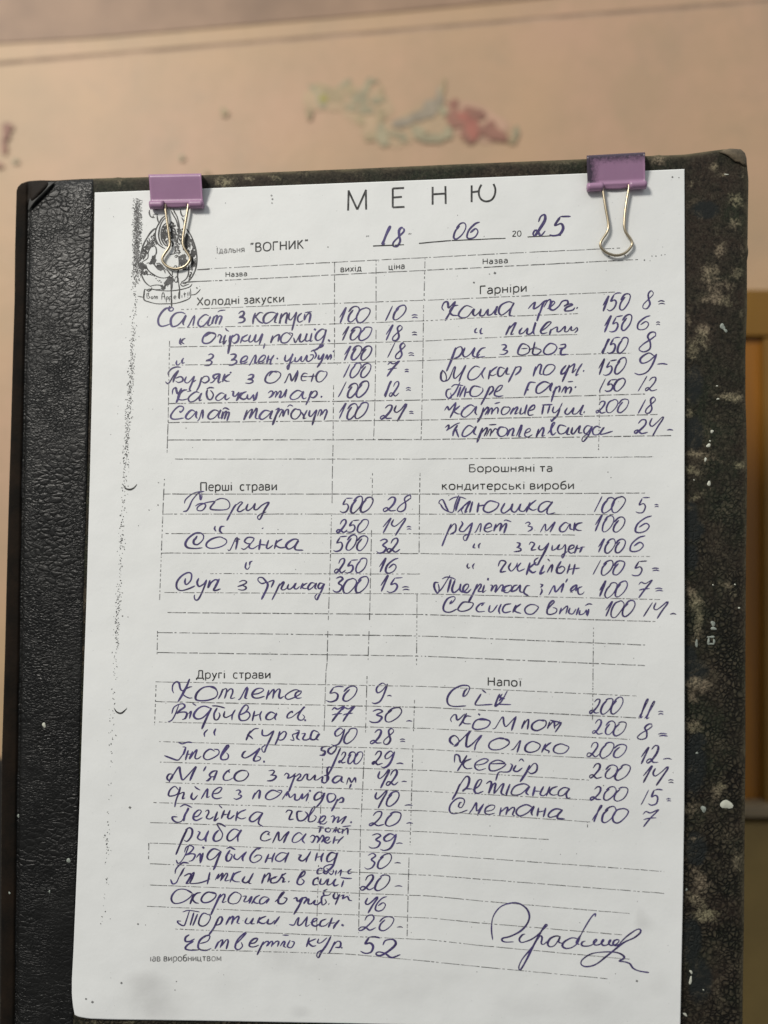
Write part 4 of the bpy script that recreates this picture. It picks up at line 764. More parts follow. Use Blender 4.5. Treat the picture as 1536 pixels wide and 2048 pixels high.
94,356 86,330 110,300 130,300 140,340 200,290/214,286 180,350 150,390/250,310 210,310 184,350 200,370 250,370/390,340 330,330 280,350 260,400 300,416 370,400 400,360 380,340 310,340/306,290 320,302/420,406 440,406 500,316 510,370 530,390 590,330 610,310/610,310 590,370 570,426/680,340 650,410/660,390 700,336 710,350 700,416/830,350 790,340 740,370 736,410 780,424 840,390 846,350 810,336/880,350 860,410/870,390 910,350 916,410/920,390 960,360 966,370 920,440/880,340 970,360
110,550 140,540 150,500 120,464 84,480 80,510 110,540/110,550 170,500 240,430 220,470 210,550 250,540 330,460/336,460 290,530 276,584/550,510 490,484 410,510 390,550 420,576 490,570 550,530 540,496 470,490/566,580 590,570 640,506 640,520 616,600/790,530 740,510 690,540 680,580 720,600 780,580 800,540 760,512/846,530 810,600/890,520 860,540 836,570 870,590 866,606/1020,550 970,530 920,550 910,590 950,608 1000,600 1030,560 1000,536
114,680 120,620 150,626 160,660 170,680 216,620/216,622 180,680 140,750/250,650 200,670 186,700 210,730 260,726/280,700 350,690 386,660 350,650 290,680 280,720 310,740 370,726/520,680 460,660 400,690 396,740 440,746 500,720 520,690 400,690/560,690 580,700 556,750 520,756 470,760 446,826/610,700 590,740 620,750 660,720/630,670 650,650 672,672/720,700 690,760 640,836/700,750 750,690 776,700 770,750 730,770 700,750
160,850 130,920 96,980/140,900 170,840 210,790 236,810 220,870 180,910 200,890 260,890/260,900 310,870 336,820 310,820 280,870 276,910 300,926 346,910/370,850 400,830 410,850 390,926 430,850 446,850 440,880 430,930/436,926 490,860 510,850 490,920 520,940/560,850 530,930 540,940/720,870 670,850 600,870 570,920 590,940 650,930 716,870 690,920 710,940/760,870 740,950/750,910 800,910/830,870 800,930 830,946 860,920/880,870 850,950/940,870 896,890 876,920 900,940 940,936/1040,890 990,880 950,910 950,946 990,940 1036,890 1010,930 1020,966 1044,960
176,1000 160,1000 146,1030 170,1040 196,1000 186,970 140,966 90,1010 74,1060 100,1090 160,1080 220,1060/230,1090 260,1050 290,1000 290,1050 300,1066 350,1010/350,1010 320,1060 300,1106/360,1070 420,1060 440,1030 410,1020 370,1040 360,1080 390,1096 440,1086/490,1040 476,1106/480,1080 530,1040 540,1050 526,1100/530,1080 580,1040 596,1050 580,1096 600,1106/740,1040 690,1016 630,1040 610,1080 640,1106 700,1080 750,1030 730,1080 740,1104/790,1040 776,1110/780,1076 830,1066/846,1040 826,1116/980,1060 930,1050 890,1070 866,1100 880,1120 940,1100 980,1060 950,1090 940,1126 1000,1130
"""
crop = None
for ln in HAND.strip().split('\n'):
    if ln[0] == '@': crop = tuple(float(v) for v in ln[1:].split()); continue
    ik = Ink()
    for st in ln.split('/'):
        ik.stroke([(crop[0] + (float(p.split(',')[0]) + hw.uniform(-1.5, 1.5)) / crop[2], crop[1] + (float(p.split(',')[1]) + hw.uniform(-1.5, 1.5)) / crop[2]) for p in st.split()], 3.5 * hw.uniform(.85, 1.12))
    ik.build('handwritten_word', M_ink)
# signature
S_ = (960, 1780, 4.151)
sig = Ink()
def trace(ink, crop, s, w, **k):
    ox, oy, sc = crop
    for st in s.split('/'):
        ink.stroke([(ox + float(p.split(',')[0]) / sc, oy + float(p.split(',')[1]) / sc) for p in st.split()], w, **k)
trace(sig, S_, "105,415 95,320 110,220 170,140 260,108 330,115 390,160 410,225 385,290 330,345 250,385 190,400 182,418 210,432 280,430/"
      "375,366 352,372 326,408 340,434 380,428 440,402 490,362 535,315 558,294 546,286 516,330 450,450 380,590 335,662 322,640 350,575 420,490 470,420 500,380 516,396 508,440 526,452 566,420/"
      "672,388 630,382 582,404 562,446 578,470 616,462 654,412 664,392 652,430 684,444/"
      "812,404 760,398 700,430 684,462 708,484 760,478 810,440 838,372 884,288 930,218 958,196 956,222/838,372 800,436 826,452/"
      "876,424 850,432 842,456 866,466 920,460 968,424 966,408 944,430 954,456 996,450 1028,420 1022,412 1008,440 1024,460 1062,452 1088,420 1080,414 1068,440 1086,460 1130,450 1154,424 1146,412 1116,420 1104,448 1128,462 1156,448/"
      "1156,448 1210,392 1290,334 1328,326 1332,352 1280,396 1188,440 1068,536 960,618 876,636 838,612 856,572 930,528 1040,514 1130,518 1184,540 1196,566 1156,590 1200,596 1244,612 1270,648 1320,672 1404,686", 3.6)
sig.build('signature', M_ink)

# ------------------------------------------------------------------ printed matter
ring = lambda w, h: f"{w/2},{h} {w*.16:.1f},{h*.88:.1f} 2,{h/2} {w*.16:.1f},{h*.12:.1f} {w/2},0 {w*.84:.1f},{h*.12:.1f} {w-2},{h/2} {w*.84:.1f},{h*.88:.1f} {w/2},{h}"
PF = {'о': (52, ring(52, 70)), 'а': (46, "6,60 22,70 38,62 42,45/42,46 42,0/42,40 20,40 4,28 6,6 20,0 34,6 42,18"), 'б': (50, "46,102 20,92 6,70 3,35 10,6 26,0 42,8 48,30 42,52 26,60 10,50 4,36"),
'в': (46, "4,0 4,70/4,69 28,69 38,60 36,44 24,37 4,37/24,37 38,31 42,16 34,3 4,1"), 'г': (34, "4,0 4,70/4,68 34,68"), 'д': (54, "0,-16 0,3/0,2 54,2/54,3 54,-16/8,2 15,30 17,68/16,68 45,68/44,69 44,2"),
'е': (48, "4,38 46,38/46,38 42,62 26,70 10,62 3,38 8,8 28,0 44,4"), 'з': (42, "4,62 20,70 34,64 34,46 22,37 12,37/22,37 38,32 38,10 22,0 4,4"), 'и': (48, "4,70 4,0/4,4 44,66/44,70 44,0"),
'і': (14, "7,70 7,0/7,97 7,90"), 'к': (44, "4,70 4,0/4,36 38,70/14,44 42,0"), 'л': (50, "0,1 8,6 14,40 16,68/15,68 45,68/44,69 44,0"),
'м': (60, "4,0 4,70/4,68 30,14/30,14 56,68/56,70 56,0"), 'н': (48, "4,70 4,0/4,37 44,37/44,70 44,0"), 'п': (48, "4,0 4,69/3,68 45,68/44,69 44,0"), 'р': (50, "4,70 4,-28/4,50 14,66 28,70 44,60 48,34 42,8 26,0 12,4 4,14"),
'с': (42, "40,64 24,70 9,62 3,35 9,8 24,0 40,6"), 'т': (42, "0,68 42,68/21,68 21,0"), 'у': (44, "2,70 22,6/42,70 22,6/22,6 12,-20 0,-28"), 'х': (42, "2,70 40,0/40,70 2,0"), 'ц': (54, "4,70 4,2/4,2 50,2/40,70 40,2/50,3 50,-16"),
'ш': (66, "4,70 4,2/4,2 62,2/33,70 33,2/62,70 62,2"), 'ь': (44, "4,70 4,2/4,2 26,1 40,8 40,28 28,38 4,38"), 'я': (46, "42,0 42,69/42,68 18,68 6,58 8,40 20,33 42,33/22,33 2,0"), 'ї': (22, "11,70 11,0/2,95 2,89/20,95 20,89"),
'Х': (60, "2,100 58,0/58,100 2,0"), 'Г': (48, "5,0 5,100/5,98 48,98"), 'П': (64, "6,0 6,99/5,98 59,98/58,99 58,0"), 'Б': (56, "6,100 6,0/6,98 48,98/6,55 34,55 50,44 52,22 40,2 6,1"), 'Д': (66, "0,-20 0,3/0,2 66,2/66,3 66,-20/8,2 20,40 22,98/21,98 57,98/56,99 56,2"),
'Н': (64, "6,100 6,0/6,52 58,52/58,100 58,0"), 'В': (56, "6,0 6,100/6,98 34,98 46,86 42,62 28,53 6,53/28,53 48,46 52,22 40,3 6,2"), 'О': (72, ring(72, 100)), 'И': (64, "6,100 6,0/6,4 58,96/58,100 58,0"), 'К': (56, "6,100 6,0/6,50 48,100/18,58 54,0"),
'Ї': (22, "11,100 11,30/11,22 11,0/2,122 2,116"), '“': (26, "10,104 2,92 6,84/24,104 16,92 20,84"), '”': (26, "8,104 2,84/22,104 16,84"), '2': (50, "4,84 22,100 42,90 44,70 24,36 2,2/2,2 50,2"), '0': (52, ring(52, 100)), 'ı': (12, "6,66 6,0")}
pr_ = random.Random(31)
def ptext(body, crop, x0, y0, x1, y1, cap, name='printed_text', mat=None, w=None, drop=0.0):
    """printed lettering as thin even strokes"""
    ox, oy, s = crop; tot = sum(PF[c][0] + 15 if c in PF else 30 for c in body) - 15
    ink = Ink(); cur = 0; w = w or cap / s * .12 + .45
    for c in body:
        if c not in PF: cur += 30; continue
        for st in PF[c][1].split('/'):
            if pr_.random() < drop: continue
            pts = []
            for p in st.split():
                gx, gy = map(float, p.split(',')); t = (cur + gx) / tot
                pts.append((ox + lerp(x0, x1, t) / s, oy + (lerp(y0, y1, t) - gy / 100 * cap) / s))
            ink.stroke(pts, w * pr_.uniform(.9, 1.1), press=False, taper=False, smooth=True)
        cur += PF[c][0] + 15
    return ink.build(name, mat or M_print)
ptext('Їдальня', P_, 45, 582, 240, 572, 40, mat=M_fade); ptext('“ВОГНИК”', P_, 284, 572, 684, 546, 60)
ptext('Назва', P_, 108, 746, 258, 739, 33); ptext('вихід', P_, 912, 712, 1056, 704, 40); ptext('ціна', P_, 1248, 696, 1358, 688, 40)
ptext('Назва', Q_, 398, 516, 536, 509, 29); ptext('20', Q_, 561, 365, 610, 363, 30)
ptext('Холодні закуски', A, 258, 139, 735, 121, 42); ptext('Гарніри', C_, 340, 109, 606, 94, 46)
ptext('Перші  страви', E_, 275, 141, 695, 138, 45); ptext('Борошняні та', G_, 278, 96, 752, 94, 42); ptext('кондитерські вироби', G_, 125, 197, 875, 193, 44)
ptext('Другі  страви', I_, 255, 73, 660, 73, 43); ptext('Напої', M_, 340, 91, 541, 97, 48)
ptext('ıав виробництвом', L_, 28, 384, 410, 382, 34, mat=M_fade)
ptext('“', P_, 1090, 500, 1112, 499, 40, mat=M_fade); ptext('“', P_, 1386, 484, 1408, 483, 40, mat=M_fade)
ttl = [('М', P_, "964,283 968,142/966,142 1028,276/1028,276 1090,138/1088,138 1090,276"), ('Е', P_, "1276,262 1276,128/1275,129 1355,125/1276,192 1340,187/1276,261 1358,257"),
       ('Н', Q_, "124,190 124,92/196,186 194,88/124,133 195,129"), ('Ю', Q_, "338,176 338,84/338,122 380,116/392,80 380,104 378,134 390,160 416,172 446,164 464,138 468,104 458,76")]
for ch, crop, st in ttl:
    t = Ink()
    for q in st.split('/'): trace(t, crop, q, 3.9, press=False, taper=False, smooth=True)
    t.build('title_letter', M_print)
rr = random.Random(9)
def dashed(pts, w=1.7, solid=.8, name='table_rule', mat=None, seg=(14, 40), gap=(1.5, 5)):
    """photocopied rule: uneven dashes with dropouts"""
    ink = Ink(); d = [0]
    for a, b in zip(pts, pts[1:]): d.append(d[-1] + math.hypot(b[0] - a[0], b[1] - a[1]))
    L = d[-1]; s = 0
    while s < L:
        if rr.random() < solid: l = rr.uniform(*seg); gp = rr.uniform(*gap)
        else: l = rr.uniform(2, 7); gp = rr.uniform(2, 6)
        e = min(L, s + l); n = max(1, int((e - s) / 12))
        q = [curve_at(pts, lerp(s, e, i / n) / L) for i in range(n + 1)]
        q = [(x, y + rr.uniform(-.25, .25)) for x, y in q]
        ink.stroke(q, w * rr.uniform(.8, 1.15), press=False, taper=False, smooth=False)
        s = e + gp
    ink.build(name, mat or M_rule)
rules = [
 (.75, (396, 538.6), (850, 515), (1064, 504), (1243, 496)), (.8, (373, 564), (480, 559), (860, 540), (1276, 519)), (.7, (362, 619), (600, 609), (860, 600), (1230, 584)),
 (.45, (355, 655.5), (600, 650), (860, 641), (980, 634), (1156, 627)), (.75, (340, 694), (668, 687), (845, 682), (1065, 671), (1156, 669)), (.4, (344, 730), (668, 726), (847, 721), (1086, 710), (1262, 706)),
 (.85, (336, 807), (845, 800), (1290, 788)), (.95, (336, 845), (842, 840), (1315, 829)), (.9, (335, 880), (842, 879), (1346, 871)), (.6, (350, 918), (840, 918), (1307, 913.5)),
 (.9, (327, 988), (850, 988), (1290, 986)), (.6, (327, 1028), (840, 1028), (1227, 1029)), (.75, (331, 1067), (840, 1067.5), (1150, 1070)), (.6, (322, 1106), (840, 1107), (1146, 1112), (1300, 1113)),
 (.3, (420, 1147), (840, 1148)), (.75, (329, 1185), (845, 1187.5), (1146, 1195), (1320, 1199)), (.8, (335, 1225), (845, 1229), (1311, 1243)), (.8, (315, 1265), (850, 1272), (1290, 1290)), (.85, (315, 1305), (840, 1312), (1290, 1331)),
 (.7, (311, 1363.5), (859, 1373), (1273, 1392)), (.8, (311, 1403), (859, 1415), (1280, 1436)), (.7, (318, 1444), (860, 1457), (1260, 1479)), (.6, (318, 1483), (860, 1499), (1215, 1518)),
 (.6, (320, 1524), (860, 1541), (1178, 1560)), (.35, (331, 1565), (860, 1583), (1180, 1600)), (.5, (307, 1605), (860, 1622), (1182, 1644)), (.75, (300, 1645), (860, 1664), (1097, 1679)),
 (.7, (300, 1686), (860, 1709), (1284, 1739.6), (1328, 1743)), (.75, (300, 1727.5), (860, 1750.5), (1328, 1786.7)), (.75, (300, 1770), (860, 1792), (960, 1801.7), (1259, 1827)),
 (.75, (294, 1812.6), (860, 1836), (960, 1846), (1244, 1869.6)), (.7, (350, 1858), (860, 1879.5), (960, 1891), (1259, 1918.5)), (.4, (383, 1899), (698, 1908), (860, 1923), (960, 1933.5), (1215, 1957.5))]
for r in rules: dashed(list(r[1:]), solid=r[0], w=1.75 if r[0] > .75 else 1.4)
verts_ = [
 (.75, (669, 525), (669, 690), (668, 727)), (.8, (667, 770), (666, 879)), (.6, (666, 890), (664.6, 950), (664, 1006)), (.5, (663, 1030), (661, 1107), (656.5, 1240)), (.9, (655.5, 1262), (654, 1330), (652, 1335), (648, 1464)), (.4, (646, 1500), (640, 1650)), (.7, (639, 1688), (638, 1706)), (.3, (637, 1730), (633, 1862)),
 (.6, (752, 520), (752, 640)), (.6, (752, 660), (750, 790), (748.4, 850), (747, 880)), (.7, (745, 946), (744, 1000)), (.6, (743, 1060), (739, 1240)), (.7, (738, 1262), (736, 1320)), (.7, (734, 1352), (731, 1465)), (.35, (729, 1500), (722, 1640)), (.8, (721, 1650), (719, 1770), (717, 1866)),
 (.7, (850, 515), (848, 600)), (.45, (847, 610), (846, 700), (843, 850), (842, 880)), (.6, (840, 946), (839, 1000), (838, 1110)), (.6, (834, 1188), (833, 1330)), (.6, (829, 1400), (827, 1462)), (.3, (826, 1490), (820, 1690)), (.7, (818, 1715), (816, 1790), (814, 1876)),
 (.4, (339, 682), (336, 845), (334, 905)), (.4, (329, 958), (327, 990), (319, 1200)), (.6, (315, 1262), (314, 1308)), (.3, (312, 1370), (309, 1450)), (.8, (297.5, 1686), (297, 1718)),
 (.3, (1200, 780), (1197, 900)), (.4, (1187, 1255), (1185, 1440)), (.8, (1175, 1643), (1175, 1655))]
for r in verts_: dashed(list(r[1:]), solid=r[0], w=1.6, seg=(8, 26))
for pp in ([(746, 492), (808, 489.5)], [(838, 486.5), (900, 481), (1011, 476.5)], [(1055, 474), (1122, 470.5)]):
    dashed(pp, solid=1, w=2.2, mat=M_print, seg=(40, 80), gap=(0, 1.5), name='date_line')
# punch-hole marks copied as black arcs
arc = Ink()
for st in ("158,236 175,262 204,270 232,258 252,234", "95,1760 114,1788 146,1796 184,1764"):
    pts = [(200 + float(p.split(',')[0]) / 3.413, 900 + float(p.split(',')[1]) / 3.413) for p in st.split()]
    q = cat(pts, 1.2); n = len(q)
    for i in range(n - 1):
        arc.stroke([q[i], q[i + 1]], .8 + 2.9 * math.sin(math.pi * (i + .5) / n), press=False, taper=False, smooth=False)
arc.build('punch_hole_mark', M_print)
# streak of copier toner down the left margin
sm = Ink()
cl = [(275, 396), (274, 470), (273, 540), (270, 600), (266, 660), (260, 780), (252, 900), (243, 1080), (234, 1250), (224, 1450), (216, 1650), (206, 1850), (200, 1860)]
dens = [(396, 26), (420, 60), (520, 60), (555, 24), (570, 5), (600, 4), (640, 3), (680, 9), (740, 11), (900, 9), (960, 4), (1000, 2.5), (1060, 3), (1080, 8), (1100, 3), (1140, 2), (1200, 7), (1270, 7), (1300, 2), (1400, 1.2), (1640, .8), (1690, 4), (1720, 1), (1860, .6)]
for yb in range(396, 1860, 4):
    k = float(np.interp(yb, [a for a, _ in dens], [b for _, b in dens])); wd = 8.5 if yb < 560 else 6.5
    n = int(k * .5 + rr.random())
    for _ in range(n):
        x = curve_x(cl, yb) + max(-1.1, min(1.1, rr.gauss(0, .5))) * wd; y = yb + rr.uniform(0, 4); a = rr.uniform(-1.2, 1.2) + math.pi / 2; l = rr.uniform(.8, 3.4)
        sm.stroke([(x, y), (x + l * math.cos(a), y + l * math.sin(a))], rr.uniform(.6, 1.8), press=False, taper=False, smooth=False)
o = sm.build('toner_streak', M_smudge); o['kind'] = 'stuff'
dots = Ink()
for x, y, r in [(260, 1615, 4), (243, 1966, 3.6), (172, 1998, 3), (185, 2004, 4), (353, 1963, 2), (350, 1980, 2), (316, 1010, 2.4), (298, 1020, 2), (543, 391, 3), (545, 398, 3), (544, 406, 2.5), (556, 1059, 1.6), (1274, 1962, 3.5), (1289, 520, 2.5), (656, 494, 2), (372, 856, 2),
                (540, 1147, 1.5), (979, 548, 2), (990, 546, 4), (1216, 944, 2), (1222, 955, 2), (948, 565, 3), (1345, 354, 3), (1358, 355, 2), (317, 965, 2), (1206, 1540, 1.5), (1207, 1571, 2), (245, 1232, 2.5), (256, 1234, 1.6), (291, 1850, 1.5), (276, 1848, 3.0), (1304, 512, 2), (1312, 512, 2), (1323, 510, 2), (1330, 509, 1.6), (1218, 512, 3), (1230, 513, 2), (1250, 511, 3), (1256, 510, 2), (980, 1652, 1.5)]:
    dots.stroke([(x - r * .5, y - r * .3), (x + r * .4, y + r * .35)], r, press=False, taper=True, smooth=False)
dr = random.Random(4)
for _ in range(150):
    x, y = dr.uniform(200, 1350), dr.uniform(400, 2020)
    r = dr.uniform(.7, 1.5); dots.stroke([(x, y), (x + dr.uniform(-1, 1), y + r)], r, press=False, taper=False, smooth=False)
dots.build('toner_speck', M_fade)['kind'] = 'stuff'

# printed emblem: a cook's plate in an oval over a ribbon
T_ = (260, 380, 8.53)
em = Ink()
trace(em, T_, "330,340 330,400 350,450 390,470 430,470/345,330 400,320 470,340/390,425 440,410 480,425/400,440 390,460/460,430 470,500 490,560/"
 "600,440 540,490 500,560 455,640 430,740 440,840 480,920 540,970 600,1000/610,470 560,520 520,600 495,700 490,800 520,900 560,950/620,560 560,620 530,720 540,840 590,930 640,960/"
 "740,320 760,380 800,450 830,560 840,680 820,800 780,900/860,330 870,400 900,450 930,430/880,470 920,540 930,640/700,350 740,430 790,520 820,640/"
 "460,640 380,700 300,800 230,930 190,1060 180,1180/420,650 350,720 280,830/960,660 1030,760 1090,900 1130,1060 1140,1200 1120,1340 1070,1460 1000,1560/"
 "180,1180 140,1240 160,1320 190,1280/200,1230 300,1160 310,1060 350,980 400,950 440,980 450,1060 430,1120/280,1080 260,1120 220,1190/430,1120 400,1200 410,1260 370,1240/"
 "280,1250 330,1240 400,1260 460,1330 500,1360 560,1340/440,1260 500,1250 560,1310 620,1370/270,1270 290,1340 340,1400 400,1440 470,1480 560,1500 640,1490 690,1450/620,1340 660,1400 700,1450 740,1480/"
 "190,1380 200,1460 250,1560 310,1620 360,1650/360,1650 350,1640 440,1620 540,1630 560,1650/370,1660 360,1700 310,1730 300,1700 360,1690 440,1700 540,1690/"
 "830,1120 840,1250 820,1390 810,1480 830,1600/680,1100 740,1090 800,1070 850,1080/760,1130 790,1110 810,1130 780,1150 760,1130/740,1320 770,1290 800,1310 780,1340/"
 "1000,1280 1000,1400 980,1480 930,1540 870,1570/770,1500 790,1480 820,1510 800,1570 760,1560 770,1500/640,1650 660,1600 700,1580/720,1570 715,1700/830,1600 845,1700 840,1860/"
 "250,1690 240,1760 240,1870 330,1910 460,1940 610,1940 760,1935 900,1900 1010,1850 1035,1790 1030,1680/250,1690 330,1730/400,1700 600,1720 740,1715 900,1690 1020,1650 1060,1600/"
 "1035,1790 1110,1780 1170,1730 1200,1690/1130,1660 1150,1680/130,1810 230,1830/850,1600 900,1640 960,1620 1010,1600/860,1620 880,1580 930,1600 980,1570/700,1560 710,2000/"
 "560,1350 590,1380 600,1420/720,1380 722,1450/1140,1360 1360,1350/900,1365 1080,1350/900,1580 1130,1560 1360,1550", 2.4, press=True)
er = random.Random(8)
def hatch(poly, n, l, wmin=1.4, wmax=2.8):
    n = int(n * 1.5); xs = [p[0] for p in poly]; ys = [p[1] for p in poly]; c = 0; tries = 0
    while c < n and tries < n * 30:
        tries += 1
        x, y = er.uniform(min(xs), max(xs)), er.uniform(min(ys), max(ys)); ins = False
        for (x1, y1), (x2, y2) in zip(poly, poly[1:] + poly[:1]):
            if (y1 > y) != (y2 > y) and x < (x2 - x1) * (y - y1) / (y2 - y1) + x1: ins = not ins
        if not ins: continue
        a = er.uniform(.6, 2.2); L = er.uniform(.4, 1) * l
        em.stroke([(260 + x / 8.53, 380 + y / 8.53), (260 + (x + L * math.cos(a)) / 8.53, 380 + (y + L * math.sin(a)) / 8.53)], er.uniform(wmin, wmax) * 1.35, press=False, taper=False, smooth=False); c += 1
hatch([(540, 640), (640, 540), (760, 520), (790, 700), (770, 860), (680, 950), (590, 920), (540, 800)], 75, 60)
hatch([(420, 720), (440, 880), (460, 940), (380, 930), (300, 1000), (260, 1110), (190, 1170), (220, 980), (330, 800)], 60, 50, 1.2, 2.2)
hatch([(380, 1120), (430, 1100), (430, 1250), (340, 1240)], 22, 40, 2, 3.4)
hatch([(150, 1230), (240, 1220), (270, 1330), (200, 1370), (150, 1320)], 26, 40, 2, 3.4)
hatch([(180, 1360), (300, 1380), (300, 1430), (220, 1450)], 14, 40)
hatch([(450, 1260), (560, 1280), (580, 1340), (480, 1350)], 26, 40, 2.4, 3.4)
hatch([(690, 1450), (740, 1500), (730, 1560), (620, 1600), (580, 1690), (540, 1640), (600, 1540), (640, 1500)], 42, 46, 2, 3.6)
hatch([(850, 1120), (930, 1080), (990, 1200), (960, 1290), (880, 1330), (860, 1260)], 34, 60, 1.8, 3)
hatch([(950, 700), (1040, 800), (1110, 1000), (1120, 1230), (1060, 1330), (1040, 1200), (1050, 1040), (960, 900)], 50, 80, 1.4, 2.6)
hatch([(900, 800), (950, 780), (960, 950), (1000, 1030), (920, 1000)], 26, 60, 2, 3.4)
hatch([(790, 640), (920, 660), (910, 900), (790, 960), (740, 900), (820, 780)], 30, 50, 1.4, 2.4)
hatch([(1000, 1420), (1060, 1380), (1060, 1470), (1000, 1560)], 12, 40, 1.2, 2)
hatch([(300, 1430), (380, 1430), (560, 1560), (500, 1600), (420, 1480)], 10, 20, 1.2, 2)
hatch([(720, 940), (840, 940), (860, 1080), (760, 1060)], 16, 40, 1.2, 2.2)
em.build('printed_emblem', M_print)
ban = Ink()
trace(ban, T_, "285,1760 290,1850/285,1770 320,1755 310,1800 340,1830 300,1855/375,1810 360,1835 375,1858 392,1835 375,1810/410,1860 412,1812 430,1815 432,1858/448,1860 450,1815 468,1818 468,1860/"
      "540,1870 548,1770 575,1755 598,1870/545,1820 595,1818/620,1820 618,1920/620,1825 645,1820 650,1855 622,1862/668,1820 670,1900/668,1825 695,1815 700,1852 672,1860/752,1838 782,1828 775,1805 752,1815 750,1850 785,1856/"
      "830,1740 828,1840 850,1850/885,1790 885,1840/930,1740 932,1830/910,1775 955,1768/985,1740 985,1810/983,1826 986,1832/1010,1730 1008,1800", 1.6, press=False)
ban.build('emblem_lettering', M_print)

# ------------------------------------------------------------------ binder clips
def tube(path, r, seg=10, caps=True):
    V = []; F = []; n = len(path); up = None
    for i, p in enumerate(path):
        a = path[max(0, i - 1)]; b = path[min(n - 1, i + 1)]; t = (b - a).normalized()
        if up is None: up = t.orthogonal().normalized()
        up = (up - t * up.dot(t)).normalized(); s = t.cross(up)
        for k in range(seg):
            an = 2 * math.pi * k / seg; V.append(p + up * (r * math.cos(an)) + s * (r * math.sin(an)))
    for i in range(n - 1):
        for k in range(seg): F.append((i * seg + k, i * seg + (k + 1) % seg, (i + 1) * seg + (k + 1) % seg, (i + 1) * seg + k))
    if caps: F += [tuple(range(seg - 1, -1, -1)), tuple((n - 1) * seg + k for k in range(seg))]
    return V, F
def smooth3(P, it=3):
    for _ in range(it):
        Q = [P[0]]
        for a, b in zip(P, P[1:]): Q += [a.lerp(b, .25), a.lerp(b, .75)]
        P = Q + [P[-1]]
    return P
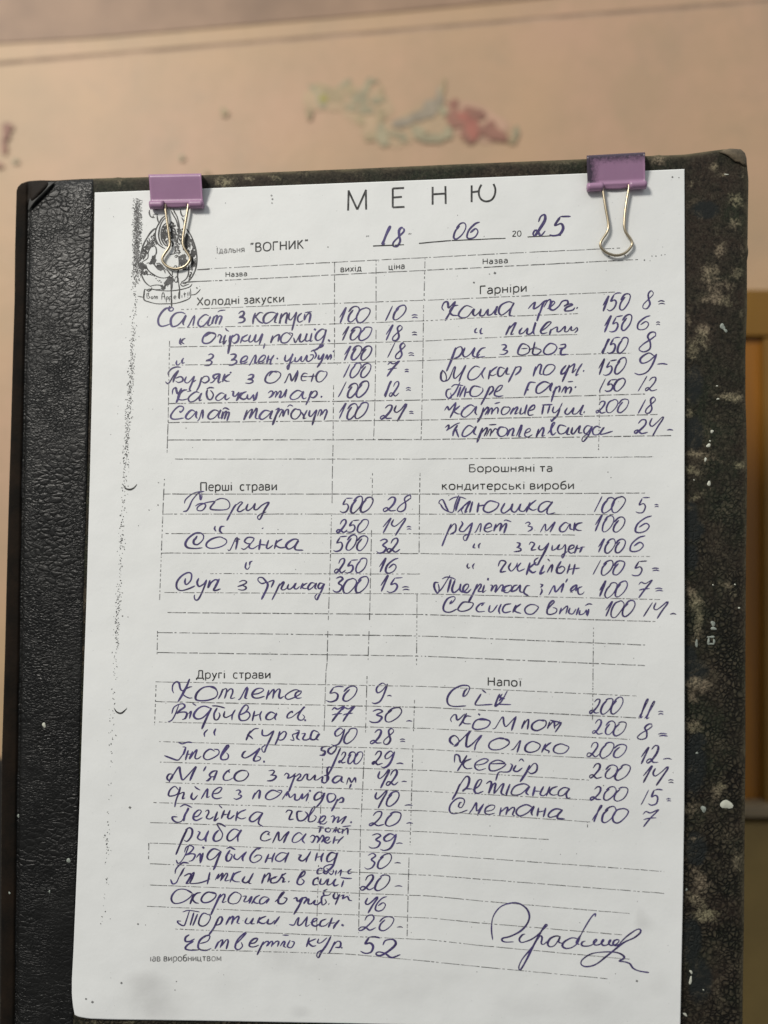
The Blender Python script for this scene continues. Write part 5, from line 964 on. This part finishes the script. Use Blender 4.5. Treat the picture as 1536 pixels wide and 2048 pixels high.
def binder_clip(label, TL, TR, BR, BL, wire, notch, worn):
    """TL.. pixels of the front plate; wire: pixels of the front handle; notch: x-range between the two lip rolls"""
    mt = M_clip_worn if worn else M_clip
    zt, zb, zk = .0046, .0020, -.0090          # front of the spine, lip of the front plate, back of the spine
    rt = .0014
    P = lambda u, v, z: at(lerp(lerp(TL[0], TR[0], u), lerp(BL[0], BR[0], u), v), lerp(lerp(TL[1], TR[1], u), lerp(BL[1], BR[1], u), v), z)
    root = empty('binder_clip', P(.5, 0, zk), label, 'binder clip', 'lilac binder clips holding the menu')
    # body: one bent sheet (back plate, spine, front plate), profile swept across the width
    prof = [(.80, -.0046), (.30, -.0072), (.03, zk + .0004), (0.0, zk + .0010)]
    prof += [(0.0, zk + .0010 + (zt - zk - .0020) * k / 4) for k in range(1, 5)]
    prof += [(.015, zt - .0003), (.05, zt), (.10, zt - .00012)]
    prof += [(.10 + .72 * k / 6, lerp(zt - .00012, zb, k / 6)) for k in range(1, 7)]
    nu = 24; V = []; F = []; Wr = []; np_ = len(prof)
    front = [P(.5, v, z) for v, z in prof]
    for side in (0, 1):
        for v, z in prof:
            for i in range(nu + 1):
                u = i / nu; p = P(u, v, z)
                if side: p = p + Vector((0, -.0004 if v < .06 and z < zt - .0002 and z > zk + .0008 else 0, -.0004 if z > -.002 and v > .01 else .0004 if z < -.004 and v > .01 else 0))
                V.append(p)
                w_ = max(math.exp(-v * 3.4) * (1.0 if z > 0 else 0) * .9, .95 * math.exp(-u * 4.5) * (v > 0), .62 * math.exp(-((u - .95) / .1) ** 2) * .5)
                Wr.append(w_)
    q = nu + 1; S = np_ * q
    for j in range(np_ - 1):
        for i in range(nu):
            a = j * q + i; F.append((a, a + 1, a + q + 1, a + q)); F.append((S + a, S + a + q, S + a + q + 1, S + a + 1))
    for j in range(np_ - 1):
        for i in (0, nu):
            a = j * q + i; F.append((a, a + q, S + a + q, S + a))
    for j in (0, np_ - 1):
        for i in range(nu):
            a = j * q + i; F.append((a, S + a, S + a + 1, a + 1))
    body = mesh('clip_body', V, F, mt, root, True, {'wear': Wr})
    # lip rolls and the tongue between them
    n0, n1 = notch
    for u0, u1 in ((-.01, n0), (n1, 1.01)):
        path = [P(lerp(u0, u1, k / 6), .885, zb + .0003) for k in range(7)]
        tv, tf = tube(path, rt, 14); mesh('lip_roll', tv, tf, mt, root, True, {'wear': [0.25 if worn else 0] * len(tv)})
    V = []; F = []; n = 10
    for k in range(n + 1):
        u = lerp(n0 - .04, n1 + .04, k / n); e = .13 * (math.sin(math.pi * k / n) ** .35)
        for v, dz in ((.80, 0), (.84, -.0003), (.86 + e * .5, -.0006), (.845 + e, -.0009)):
            V.append(P(u, v, zb + .0001 + dz))
    for k in range(n):
        for j in range(3): a = k * 4 + j; F.append((a, a + 4, a + 5, a + 1))
    t = mesh('lip_tongue', V, F, mt, root, True, {'wear': [.1] * len(V)}); sdf = t.modifiers.new('thick', 'SOLIDIFY'); sdf.thickness = .0003
    # front handle: sprung wire, standing clear of the paper
    yt, yb2 = min(p[1] for p in wire), max(p[1] for p in wire)
    path = [at(x, y, lerp(.0021, .0019, ((y - yt) / (yb2 - yt)))) for x, y in wire]
    path = [path[0] + Vector((0, .0012, -.0002))] + path + [path[-1] + Vector((0, .0012, -.0002))]
    tv, tf = tube(smooth3(path), .00046, 10); mesh('wire_handle', tv, tf, M_wire, root)
    bk = [Vector((p.x, p.y, -.0075 - .0006 * i / len(path))) for i, p in enumerate(path)]
    tv, tf = tube(smooth3(bk), .00046, 8); mesh('wire_handle', tv, tf, M_wire, root)
    bx = [P(k / 6, .9, -.0056) for k in range(7)]; tv, tf = tube(bx, rt, 10); mesh('lip_roll', tv, tf, mt, root, True, {'wear': [0] * len(tv)})
c3 = lambda *a: [(240 + x / 6.4, 330 + y / 6.4) for x, y in a]
c4 = lambda *a: [(1130 + x / 3.783, 280 + y / 3.783) for x, y in a]
binder_clip('clean lilac binder clip over the printed emblem, left of the title', (297.5, 349), (402, 347), (406, 416.5), (302, 418),
            c3((578, 545), (600, 700), (622, 850), (640, 980), (638, 1045), (560, 1150), (538, 1200), (552, 1255), (620, 1312), (715, 1336), (820, 1310), (880, 1250), (902, 1200), (880, 1150), (806, 1045), (802, 960), (830, 780), (872, 545)), (.25, .74), False)
binder_clip('scuffed lilac binder clip with dark worn paint, right of the title near the torn corner', (1173.5, 311), (1289.5, 304.5), (1290.5, 378), (1176, 383),
            c4((285, 372), (308, 520), (330, 630), (326, 692), (272, 765), (264, 800), (290, 838), (345, 868), (400, 876), (455, 858), (498, 815), (512, 782), (495, 745), (448, 685), (448, 600), (462, 480), (484, 365)), (.26, .72), True)
